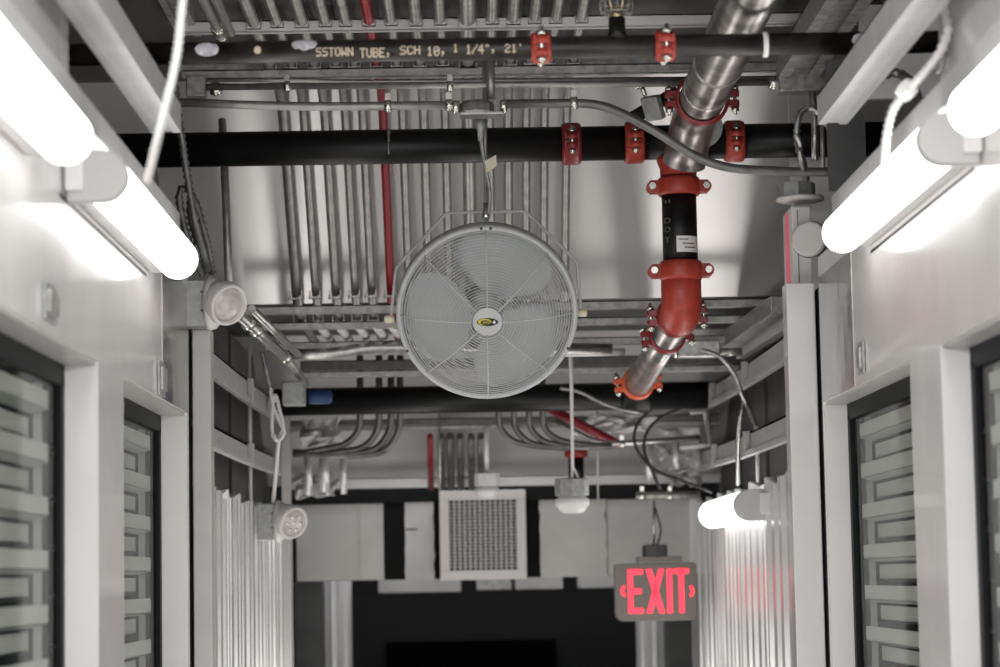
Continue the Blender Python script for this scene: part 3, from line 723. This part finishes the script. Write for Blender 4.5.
# ------------------------------------------------------------------ EXIT SIGNS
Ye = 8.9
def exit_sign():
    c = U(656,592,Ye); t = thing('exit_sign', c, 'red lettered EXIT sign hanging below the duct at right', 'sign')
    w = 82*Ye/F; h = 57*Ye/F
    poly = []
    for (cx,cy,a0,rr) in ((w/2-.03,-h/2+.03,-PI/2,.03),(w/2-.008,h/2-.008,0,.008),(-w/2+.008,h/2-.008,PI/2,.008),(-w/2+.03,-h/2+.03,PI,.03)):
        for k in range(6): poly.append((cx+math.cos(a0+k*PI/10)*rr, cy+math.sin(a0+k*PI/10)*rr))
    MB().prism(poly,lambda a,b,tt:(c.x+a,c.y+tt,c.z+b),0,.045).build('housing','signbody',t,.003)
    x0,x1 = U(628,590,Ye).x, U(688,590,Ye).x; zt_,zb_ = U(657,569,Ye).z, U(657,613,Ye).z
    H = zt_-zb_; W = x1-x0; s = .0175
    def bar(mb,a,b,c_,d): mb.box((x0+a,Ye-.0035,zb_+b),(x0+c_,Ye+.001,zb_+d))
    def letter(polys):
        mb = MB()
        for p_ in polys: mb.prism(p_,lambda a,b,tt:(x0+a,Ye+tt,zb_+b),-.0035,.001)
        mb.build('letter','exitred',t)
    g_ = .006; we = W*.25
    letter([[(0,0),(s,0),(s,H),(0,H)],[(s,0),(we,0),(we,s),(s,s)],[(s,H/2-s/2),(we*.9,H/2-s/2),(we*.9,H/2+s/2),(s,H/2+s/2)],[(s,H-s),(we,H-s),(we,H),(s,H)]])
    xa = we+.012; wx = W*.30
    letter([[(xa,0),(xa+s*1.1,0),(xa+wx,H),(xa+wx-s*1.1,H)],[(xa+wx-s*1.1,0),(xa+wx,0),(xa+s*1.1,H),(xa,H)]])
    xi = xa+wx+.010
    letter([[(xi,0),(xi+s,0),(xi+s,H),(xi,H)]])
    xt = xi+s+.006; wt = W-xt+.004
    letter([[(xt+wt/2-s/2,0),(xt+wt/2+s/2,0),(xt+wt/2+s/2,H),(xt+wt/2-s/2,H)],[(xt,H-s),(xt+wt,H-s),(xt+wt,H),(xt,H)]])
    for s_,px in ((-1,623),(1,692)):      # rounded chevrons
        cx = U(px,591,Ye); mb = MB(); pl = []
        for k in range(9):
            th = -PI/2+PI*k/8; pl.append((s_*math.cos(th)*.014,math.sin(th)*.020))
        inner = [(s_*math.cos(-PI/2+PI*k/8)*.007 - s_*.003, math.sin(-PI/2+PI*k/8)*.009) for k in range(9)][::-1]
        mb.prism(pl+inner,lambda a,b,tt:(cx.x-s_*.006+a,Ye+tt,cx.z+b),-.0035,.001).build('chevron','exitred',t)
    MB().box(U(638,563,Ye-.01),U(680,556,Ye+.06)).build('canopy_plate','signbody',t,.002)
    MB().lathe(U(655,557,Ye+.02),(0,0,1),[(0,.045),(.04,.045),(.044,.038)],8,smooth=False).build('canopy_box','inner',t)
    MB().cyl(U(654,545,Ye+.02),U(654,500,Ye+.02),.0045,8).build('stem','galv',t)
    MB().tube(spline([U(657,545,Ye+.01),U(661,530,Ye+.01),U(655,508,Ye+.01)],.02),.0035,8).build('cord','rubber',t)
exit_sign()
hconduit([U(636,496,Ye+.02),U(700,495,Ye+.02)],.014,'rusty horizontal conduit stub carrying the hanging exit sign','galvd',clamps=[U(642,496,Ye+.02),U(670,496,Ye+.02)])
# edge-on sign at right
p0 = U(792,240,6.25); 
t = thing('exit_sign', p0, 'white exit sign seen edge-on with a red letter strip, above right post', 'sign')
xs = p0.x; zt_, zb_ = U(800,206,6.25).z, U(800,291,6.25).z
MB().box((xs,6.25,zb_),(xs+.05,6.42,zt_)).build('housing','beige',t,.004)
MB().box((xs+.014,6.247,zb_+.006),(xs+.016,6.2505,zt_-.01)).build('housing_seam','faint',t)
ltz0, ltz1 = U(788,283,6.3).z, U(788,213,6.3).z; Hh = ltz1-ltz0
for ch,y0 in (('T',6.302),('I',6.322),('X',6.336),('E',6.352)):
    vs_,fs = textmesh(ch); w = .008 if ch == 'I' else .018
    MB().add([(xs-.0015,y0+(1-a)*w,ltz0+b*Hh) for a,b in vs_],fs).build('letter','exitred2',t)
MB().box((xs-.001,6.300,ltz0-.004),(xs-.0002,6.372,ltz1+.004)).build('letter_panel','exitred2',t)
MB().lathe(U(796,199,6.32)+Vector((.01,0,-.01)),(0,0,1),[(0,.040),(.006,.062),(.014,.060),(.016,.05)],28).build('canopy','beige',t)
MB().lathe(U(796,197,6.32)+Vector((0,0,.0)),(0,0,1),[(0,.050),(.034,.050)],8,smooth=False).build('box','greybox',t)
MB().lathe(U(808,241,6.25)+Vector((.016,.01,0)),(-.42,-.9,.05),[(0,.02),(.01,.042),(.03,.046),(.045,.045),(.047,.038)],26).build('lamp_head','beige',t)
MB().lathe(U(808,241,6.25)+Vector((.016,.01,0)),(-.42,-.9,.05),[(.030,.0465),(.033,.0475),(.036,.0465)],26,cap=False).build('lamp_head_rim','ink',t)
MB().lathe(U(822,243,6.25)+Vector((0,.05,-.002)),(.9,-.4,-.1),[(0,.02),(.01,.038),(.03,.041)],26).build('lamp_head','beige',t)

tag(MB().box(U(794,292,6.6),U(839,88,6.6)+Vector((0,.01,0))).build('backing_plate','wall'),'white metal plate behind the edge-on exit sign and black pipe','panel')
# ------------------------------------------------------------------ SENSORS ON WHITE RODS
def sensor(px,py,Y,top,w,lab,cord):
    c = U(px,py,Y); t = thing('ceiling_sensor', c, lab, 'sensor', 'white sensors hanging from rods'); r = w/2
    hb = w*.5
    MB().lathe(c,(0,0,1),[(0,r*1.02),(hb,r*1.02),(hb+.002,r*.9)],8,smooth=False).build('box','greybox' if cord else 'whitep',t,.002)
    MB().lathe(c,(0,0,-1),[(0,r*.8),(.006,r*.85),(.010,r*1.02),(w*.26,r*1.02),(w*.36,r*.86),(w*.48,r*.70),(w*.52,r*.4)],28).build('dome','whitep',t)
    if cord:
        MB().tube(spline([top,top+Vector((.002,0,-.1)),c+Vector((.003,0,hb+.03)),c+Vector((-.004,0,hb))],.03),.0052,8).tube([top+Vector((.006,0,0)),c+Vector((.004,0,hb+.04)),c+Vector((.022,0,hb))],.004,8).build('cord','zip',t)
        MB().tube([top+Vector((-.015,0,.004)),top+Vector((.02,0,-.006))],.003,6).build('tie','zip',t)
    else:
        MB().cyl(c+Vector((0,0,hb)),top,.0085,10).build('rod','zip',t)
sensor(572,496,7.75,U(570,353,7.75),.104,'larger white sensor with octagonal box hanging on a long white cord',True)
sensor(487,486,8.95,U(486,426,8.95),.088,'smaller white sensor on a short white rod above the vent grille',False)

# ------------------------------------------------------------------ DUCT AND VENT
Yd = 9.62
dk = thing('air_duct', U(500,578,Yd), 'boxy grey insulated air duct spanning the corridor with black taped seams', 'duct')
zt_ = U(500,501,Yd).z; zb_ = U(500,578,Yd).z
def dbox(px0,px1,m,name,dy=0.0,zt2=None,zb2=None,wave=0):
    x0,x1 = U(px0,540,Yd).x, U(px1,540,Yd).x
    if not wave:
        return MB().box((x0,Yd-dy,zb2 or zb_),(x1,Yd+.35,zt2 or zt_)).build(name,m,dk,.004)
    n = 10; P = []
    for i in range(n+1):
        z = zb_+(zt_-zb_)*i/n
        a = x0+.006*noise.noise(Vector((i*.7,1,px0))); b = x1+.010*noise.noise(Vector((i*.8,5,px1)))
        P += [(a,Yd-dy,z),(b,Yd-dy-.004,z),(b,Yd+.34,z),(a,Yd+.34,z)]
    mb = MB(); Fc = [(0,1,2,3),tuple(4*n+k for k in (3,2,1,0))]
    for i in range(n):
        for k in range(4): Fc.append((4*i+k,4*i+(k+1)%4,4*i+4+(k+1)%4,4*i+4+k))
    mb.add(P,Fc); return mb.build(name,m,dk)
dbox(296,384,'duct','duct_section'); dbox(384,405,'tape','tape_band',.004); dbox(405,434,'insul','insulation_wrap',.008,wave=1)
dbox(434,540,'tape','vent_collar',-.01,zt_+.05); dbox(540,606,'duct','duct_section',.004,wave=1); dbox(607,700,'duct','duct_section')
dbox(288,296,'tape','tape_band',-.002); dbox(690,703,'wall','end_flange',.008)
for px in (359.5,606.5): 
    x = U(px,540,Yd).x; MB().box((x-.0015,Yd-.006,zb_),(x+.0015,Yd+.01,zt_)).build('seam','galvd',dk)
MB().box((U(283,490,Yd).x,Yd-.02,zt_+.001),(U(716,490,Yd).x,Yd+.35,zt_+.066)).build('top_insulation','tape',dk)
# marker notes on wrap
MB().box(U(406,529,Yd-.015),U(417,530,Yd-.013)).build('marker_line','ink',dk)
Yv = 9.55
vt = thing('vent_grille', U(483,535,Yv), 'square white vent grille with small square cells on the duct', 'vent')
A = [U(439,491,Yv),U(527,579,Yv)]; x0,x1 = A[0].x,A[1].x; z1,z0 = A[0].z,A[1].z; bw = .037
fm = MB().box((x0,Yv,z0),(x1,Yv+.02,z0+bw)).box((x0,Yv,z1-bw),(x1,Yv+.02,z1)).box((x0,Yv,z0+bw),(x0+bw,Yv+.02,z1-bw)).box((x1-bw,Yv,z0+bw),(x1,Yv+.02,z1-bw))
fm.build('frame','beige',vt,.003)
gm = MB(); ix0,ix1,iz0,iz1 = x0+bw,x1-bw,z0+bw,z1-bw
nv, nh = 13, 20
for k in range(1,nv): 
    xx = ix0+(ix1-ix0)*k/nv; gm.box((xx-.0022,Yv+.004,iz0),(xx+.0022,Yv+.018,iz1))
gm.build('vertical_vanes','beige',vt)
gm = MB()
for k in range(1,nh):
    zz = iz0+(iz1-iz0)*k/nh; gm.box((ix0,Yv+.010,zz-.0016),(ix1,Yv+.022,zz+.0016))
gm.build('horizontal_vanes','beige',vt)
MB().box((ix0-.003,Yv+.02,iz0-.003),(ix1+.003,Yv+.05,iz1+.003)).build('damper','black',vt)
dm = MB()
for k in range(7): 
    zc2 = iz0+(iz1-iz0)*(k+.5)/7; dm.hexa([(ix0,Yv+.023,zc2-.012),(ix1,Yv+.023,zc2-.012),(ix1,Yv+.03,zc2-.008),(ix0,Yv+.03,zc2-.008),(ix0,Yv+.023,zc2-.010),(ix1,Yv+.023,zc2-.010),(ix1,Yv+.03,zc2-.006),(ix0,Yv+.03,zc2-.006)])
dm.build('damper_blades','galv',vt)
# ledges under the duct
Yu = 10.3
for (a,b,c_,d,m_,lab) in ((378,461,576,592,'insul','left of the vent'),(515,563,574,589,'insul','between the vent and exit sign'),(580,616,572,588,'insul','just left of the exit sign'),(476,512,579,590,'galvd','directly below the vent')):
    o = MB().box(U(a,c_-8,Yu),U(b,d,Yu)+Vector((0,.3,0))).build('soffit_box',m_,None,.006); tag(o,'short pale ledge panel under the duct, '+lab,'panel','ledge panels under the duct')
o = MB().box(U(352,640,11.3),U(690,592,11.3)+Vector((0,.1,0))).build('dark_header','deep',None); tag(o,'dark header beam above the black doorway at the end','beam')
# columns far
def fluted(x, y, r, z0, z1, m, lab):
    mb = MB(); n = 40; P = []
    for k in range(n):
        th = 2*PI*k/n; rr = r*(1+.06*math.cos(th*10)); P.append((math.cos(th)*rr, math.sin(th)*rr))
    mb.prism(P,lambda a,b,tt:(x+a,y+b,tt),z0,z1); o = mb.build('column',m); tag(o,lab,'column'); return o
c = U(337,620,10.4); fluted(c.x,10.4,.058,0,U(337,579,10.4).z,'wall','round shiny white column below the duct at left')
c = U(651,640,10.4); fluted(c.x,10.4,.058,0,U(651,600,10.4).z,'wall','round shiny white column below the exit sign')
tag(MB().box((U(295,600,10).x,10,0),(U(322,600,10).x,10.2,zb_-.002)).build('column','inner'),'dark grey square column between left corrugated sheets and white column','column')
tag(MB().box((U(667,600,10).x,10,0),(U(690,600,10).x,10.2,zb_-.002)).build('column','inner'),'dark grey square column right of the exit sign column','column')
tag(MB().box((U(691,600,9.98).x,9.98,0),(U(707,600,9.98).x,10.1,zb_-.002)).build('column','post'),'pale grey square column beside right corrugated sheets','column')

# ------------------------------------------------------------------ CORRUGATED SHEETS
def corrug(x, y0, y1, z1, sgn, label, step=0.15, d=.035):
    n = 0; y = y0; prof = []
    rnd = random.Random(3 if sgn<0 else 5)
    while y < y1:
        p_ = step*rnd.uniform(.5,1.3)
        prof += [(x,y),(x,y+p_*.38),(x-sgn*d*.0+sgn*d,y+p_*.5),(x+sgn*d,y+p_*.86)]
        y += p_
    prof.append((x,y))
    P = []; tops = []
    for i,(a,b) in enumerate(prof):
        zz = z1+.016*math.sin((i//4)*2.3)
        P += [(a,b,.2),(a,b,zz),(a+sgn*.012,b,zz),(a+sgn*.012,b,.2)]
    Fc = []
    for i in range(len(prof)-1):
        for k in range(4): Fc.append((4*i+k,4*i+(k+1)%4,4*i+4+(k+1)%4,4*i+4+k))
    mb = MB(); mb.add(P,Fc); mb.f.append([0,1,2,3]); mb.sm.append(False); e_ = 4*(len(prof)-1); mb.f.append([e_+3,e_+2,e_+1,e_]); mb.sm.append(False)
    o = mb.build('corrugated_sheet','curtain'); tag(o,label,'sheet','corrugated metal sheets'); return o
corrug(-.675,6.30,9.45,E+.245,-1,'ribbed pale metal sheeting on the left below the dark panels')
corrug(.872,6.32,9.50,E+.265,1,'ribbed pale metal sheeting on the right with red sign reflections')
# ledge rails
def ledge(x, sgn, zc, h, y0, y1, lab):
    t = MB(); w = .05; n = 14
    def strip(xa, xb, za, zb):
        P = []; Fc = [(0,1,2,3),(4*n+3,4*n+2,4*n+1,4*n)]
        for i in range(n+1):
            u = i/n; y = y0+(y1-y0)*u; dz = .035*u*u; dx = -sgn*.02*math.sin(PI*u)*0
            P += [(xa+dx,y,zc+za+dz),(xb+dx,y,zc+za+dz),(xb+dx,y,zc+zb+dz),(xa+dx,y,zc+zb+dz)]
        for i in range(n):
            for k in range(4): Fc.append((4*i+k,4*i+(k+1)%4,4*i+4+(k+1)%4,4*i+4+k))
        t.add(P,Fc)
    strip(x, x+sgn*.006, -h/2, h/2); strip(x, x+sgn*w, h/2-.006, h/2); strip(x-sgn*.016, x+sgn*.004, -h/2-.004, -h/2+.012)
    o = t.build('ledge_rail','paint_strut'); tag(o,lab,'rail','ledge rails on the side panels')
    for yy in (7.55,8.55):
        u = (yy-y0)/(y1-y0); c = MB().box((x-sgn*.019,yy,zc-h/2-.006+.035*u*u),(x-sgn*.0005,yy+.035,zc+h/2+.002+.035*u*u)); c.build('splice_plate','post',o,.002)
    return o
ledge(-.665,-1,U(214,363,6.5).z,.072,6.28,9.3,'upper grey ledge rail on the left behind the upper emergency lamp')
ledge(-.665,-1,U(214,436,6.5).z,.060,6.28,9.3,'lower grey ledge rail on the left above the corrugated sheets')
ledge(.855,1,U(787,345,6.5).z+.004,.072,6.28,9.3,'upper grey ledge rail on the right of the black cables')
ledge(.855,1,U(787,424,6.5).z,.070,6.28,9.3,'lower grey ledge rail on the right above the far tube light')
# thin white poles beside rails
for px,y0,y1,X,lab in ((249,345,500,-.728,'left, beside the hanging cable loop'),(757,432,486,.915,'right, above the far tube light')):
    p = UX(px,y0,X); q_ = UX(px+1,y1,X)
    tag(MB().cyl((X,p.y,p.z),(X,p.y,E+.2),.007,8).build('thin_pole','zip'),'thin white upright pole '+lab,'pole')
tag(MB().box((-.652,8.75,0),(-.622,8.80,U(289,413,8.75).z)).build('upright_post','post'),'pale upright post left of the curved dark conduits','post')
# right frame channel (C shape) far
pf = [U(x,y,8.7) for x,y in ((690,412),(706,412),(710,445),(680,447))]
fmb = MB().tube([pf[0],pf[1],pf[2],pf[3]],.012,4); tag(fmb.build('bracket','paint_strut'),'small pale angled bracket right of the looping black cables','bracket')
# slanted trunking at right beyond post
a, b = U(780,305,6.7), U(722,345,7.8)
t = thing('cable_trunking',a,'shiny open trunking slanting away behind the right post','trunking')
dv = (b-a); MB().cbox((a+b)/2,dv.length,.05,.05,dv,(0,0,1)).build('body','galv',t,.003)
MB().cbox((a+b)/2+Vector((.05,0,-.03)),dv.length*.9,.03,.04,dv,(0,0,1)).build('lid','slope',t,.003)
o = thing('junction_box',U(685,352,7.5),'steel junction box right of the steel return pipe with grey flex','box')
MB().box(U(678,357,7.5),U(718,342,7.56)).build('box','galv',o,.003); MB().cyl(U(720,352,7.5),U(742,352,7.5),.012,12).build('conduit_stub','galv',o)
MB().lathe(U(671,352,7.5),(1,0,0),[(0,.012),(.008,.018),(.02,.018)],10).build('connector','bolt',o)

# ------------------------------------------------------------------ FLEXIBLE CABLES
def flex(pts, r, lab, m='galv', rib=1.6, step=None, ties=()):
    t = thing('flexible_conduit', pts[0], lab, 'cable')
    MB().tube(spline(pts, step or r*.95), r*.80, 9, rib=rib).build('sleeve', m, t)
    for c in ties: MB().lathe(Vector(c)-Vector((.01,0,0)),(1,0,.3),[(0,r*2.4),(.006,r*2.4)],12).build('tie','zip',t)
    return t
flex([U(190,-30,3.6),U(183,0,3.6),U(176,60,3.6),U(161,125,3.65),U(147,182,3.75)],.0052,'bright ribbed flexible conduit crossing the upper left, nearest the viewer','whitep')
Yq = 5.8
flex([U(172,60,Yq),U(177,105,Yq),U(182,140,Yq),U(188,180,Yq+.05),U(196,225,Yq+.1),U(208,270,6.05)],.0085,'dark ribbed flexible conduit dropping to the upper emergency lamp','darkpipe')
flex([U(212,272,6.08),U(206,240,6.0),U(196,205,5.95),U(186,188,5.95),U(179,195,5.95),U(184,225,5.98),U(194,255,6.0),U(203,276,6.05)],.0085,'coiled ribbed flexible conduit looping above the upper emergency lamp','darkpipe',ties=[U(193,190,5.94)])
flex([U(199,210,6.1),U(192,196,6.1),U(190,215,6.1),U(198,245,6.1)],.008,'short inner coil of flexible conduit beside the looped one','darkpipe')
flex([U(262,352,7.4),U(266,370,7.4),U(271,390,7.4)],.006,'thin spiral cable end above the left hanging loop','galv')
flex([U(270,384,7.5),U(273,405,7.5),U(281,425,7.5),U(284,433,7.5),U(279,440,7.5),U(273,436,7.5),U(272,415,7.5),U(275,395,7.5),U(280,412,7.5),U(283,428,7.5),U(279,440,7.52),U(276,470,7.6),U(273,503,7.9)],.0055,'pale looped flexible conduit hanging down to the lower emergency lamp','whitep',ties=[U(278,438,7.5)])
flex([U(938,-20,4.3),U(944,8,4.3),U(948,30,4.3),U(940,52,4.3),U(925,72,4.35),U(908,90,4.4),U(893,110,4.45),U(886,140,4.5),U(884,172,4.6)],.0075,'white ribbed flexible conduit curving down to the right tube light','whitep')
c = U(908,89,4.4); tag(MB().lathe(c+Vector((-.014,0,-.014)),(.8,0,.8),[(0,.015),(.012,.019),(.026,.019),(.034,.013)],6,smooth=False).build('cable_connector','zip'),'white cable connector on the flexible conduit at upper right','connector')
flex([U(872,82,5.0),U(888,74,5.0),U(900,74,5.0),U(912,84,4.95),U(918,100,4.9)],.0085,'dark-lined ribbed conduit arching behind the white one at upper right','galv')
flex([U(950,30,4.35),U(944,55,4.35),U(938,75,4.35)],.006,'short ribbed cable beside white upright at upper right','galv')
Yr = 5.85
flex([U(838,140,Yr),U(828,126,Yr),U(818,112,Yr),U(808,108,Yr),U(799,116,Yr),U(797,140,Yr),U(802,160,Yr),U(806,178,6.1)],.0075,'ribbed flexible conduit arching over to the edge-on exit sign','galv',ties=[U(801,142,Yr-.01)])
hconduit([U(812,92,6.0),U(815,120,6.0),U(815,160,6.0)],.009,'short steel strap hanging from the right junction box','galv',.05)
hconduit([U(822,115,6.05),U(823,168,6.05)],.006,'thin upright conduit right of the arching flexible conduit','emt')
hconduit([U(838,140,6.0),U(841,172,6.0)],.008,'short dark conduit meeting the curved conduit at right','emt')
flex([U(702,350,7.4),U(720,357,7.4),U(733,372,7.4),U(740,388,7.4),U(744,400,7.4),U(740,420,7.4),U(738,450,7.5),U(738,484,7.8)],.0065,'grey flexible conduit dropping to the far right tube light','galv')
flex([U(740,390,7.35),U(748,408,7.35),U(756,428,7.3)],.0065,'short flexible conduit branch above the far right tube light','galv')
for k,(pp_,lab) in enumerate((([(668,398),(650,410),(637,425),(634,440),(640,455),(655,470),(680,480),(712,492)],'black cable looping low right of the steel pipe end'),([(690,405),(664,416),(648,430),(644,450),(652,470),(660,490)],'black cable hanging nearest the exit sign stem'))):
    t = MB().tube(spline([U(x,y,8.35) for x,y in pp_],.02),.0055,8).build('cable','rubber'); tag(t,lab,'cable')
t = MB().tube(spline([U(x,y,8.0) for x,y in ((560,388),(580,392),(600,402),(622,410),(640,412))],.02),.006,8).build('cable','emt'); tag(t,'grey cable arching right of the fan toward the steel pipe end','cable')
# far red pieces
t = MB().cyl(U(545,406,8.62),U(618,444,8.66),.016,12).build('red_pipe','redpipe'); tag(t,'dark red pipe slanting down behind the white cord','pipe')
c = U(576,458,9.0); t = thing('drain_valve',c,'blurred red fitting on a black stub behind the white cord','valve')
MB().lathe(c,(0,0,1),[(0,.030),(.005,.042),(.035,.042),(.04,.03)],16).build('fitting','redpipe',t); MB().cyl(c,c+Vector((0,0,-.10)),.028,14).build('stub','black',t)

# crumpled plastic wraps
def wrapm(px0,py0,px1,py1,Y,seed,lab,m='wrap'):
    n = 14; P = []; a = U(px0,py0,Y); b = U(px1,py1,Y)
    for i in range(n+1):
        for j in range(n+1):
            u,v = i/n,j/n
            q_ = Vector((a.x+(b.x-a.x)*u, Y, a.z+(b.z-a.z)*v))
            e1 = noise.noise(Vector((u*4+seed,v*4,seed)))*.06; e2 = noise.noise(Vector((u*3,v*3+seed,seed*2)))*.03
            P.append(q_+Vector((e2*1.2*(b.x-a.x)/.15, e1, e2)))
    Fc = [(i*(n+1)+j,(i+1)*(n+1)+j,(i+1)*(n+1)+j+1,i*(n+1)+j+1) for i in range(n) for j in range(n)]
    o = MB().add(P,Fc,False).build('plastic_wrap',m); s_ = o.modifiers.new('t','SOLIDIFY'); s_.thickness = .004
    tag(o,lab,'wrap','crumpled plastic wraps'); return o
wrapm(300,420,340,446,8.75,1,'crumpled pale plastic wrap behind curved conduits at left')
wrapm(296,474,335,496,9.0,3,'crumpled pale plastic wrap resting above the duct at left')
wrapm(655,428,700,470,9.1,5,'crumpled pale plastic wrap behind the black cables at right')
wrapm(585,415,650,432,8.8,8,'crumpled pale plastic wrap just below the orange collar')
wrapm(668,448,700,486,9.3,9,'crumpled pale plastic wrap above the duct at right')
for (a_,b_,y0,y1,lab) in ((304,313,452,495,'left, brightest'),(319,330,452,492,'left, second'),(340,347,452,494,'left, beside leaning conduit'),(645,654,440,484,'right, beside the black cables'),(672,680,440,470,'right, farthest')):  # upright tubes added to stand in for white-lit reflections
    A_,B_ = U(a_,y0,8.95),U(b_,y1,8.95)
    tag(MB().lathe(((A_.x+B_.x)/2,8.95,B_.z),(0,0,1),[(0,(B_.x-A_.x)/2),(A_.z-B_.z,(B_.x-A_.x)/2)],16).build('reflection_tube','curtain'),'upright tube shape standing in for a white-lit reflection above the duct, '+lab,'tube','tube shapes standing in for reflections above the duct')

# latch plates on the walls
for px0,px1,py0,py1,X,lab in ((42,54,284,322,XL,'small steel latch plate on the left wall above the near window'),(157,163,362,396,XL,'small steel latch plate on the left wall above the far window'),(860,866,342,374,XR,'small steel latch plate on the right wall above the far window')):
    a = UX(px0,py0,X); b = UX(px1,py1,X); s = 1 if X < 0 else -1
    y0,y1 = min(a.y,b.y),max(a.y,b.y); y1 = max(y1,y0+.06)
    zt2 = U((px0+px1)/2,py0,(y0+y1)/2).z; zb2 = U((px0+px1)/2,py1,(y0+y1)/2).z
    t = thing('latch_plate',(X,y0,zb2),lab,'latch','latch plates on the walls')
    MB().box((X+s*.001,y0,zb2),(X+s*.006,y1,zt2)).build('plate','greybox',t,.001)
    MB().box((X+s*.006,y0+.015,zb2+.012),(X+s*.012,y1-.015,zt2-.012)).build('latch_tongue','galvd',t,.001)

# ------------------------------------------------------------------ LIGHT
LOW = 5.0
def area(loc, rot, sx, sy, power, col=(1,.975,.94)):
    l = bpy.data.lights.new('lamp','AREA'); l.shape = 'RECTANGLE'; l.size = sx; l.size_y = sy; l.energy = power; l.color = col
    o = bpy.data.objects.new('lamp', l); C.objects.link(o); o.location = loc; o.rotation_euler = rot; return o
# the same tube lights continue along the corridor behind the viewpoint
for yy in (-.8,.7,2.0):
    area((-.60,yy,E+.68),(0,-math.radians(60),0),.09,1.15,24); area((.79,yy,E+.70),(0,math.radians(60),0),.09,1.15,24)
# added fill lamps, unseen below the frame, low along both walls farther in
for yy in (5.2,6.8,8.4):
    area((-.60,yy,E-.50),(0,-math.radians(125),0),.22,1.15,LOW); area((.79,yy,E-.50),(0,math.radians(125),0),.22,1.15,LOW)
w = bpy.data.worlds.new('world'); bpy.context.scene.world = w; w.use_nodes = True
w.node_tree.nodes['Background'].inputs[0].default_value = (.95,.97,1,1); w.node_tree.nodes['Background'].inputs[1].default_value = 2.1
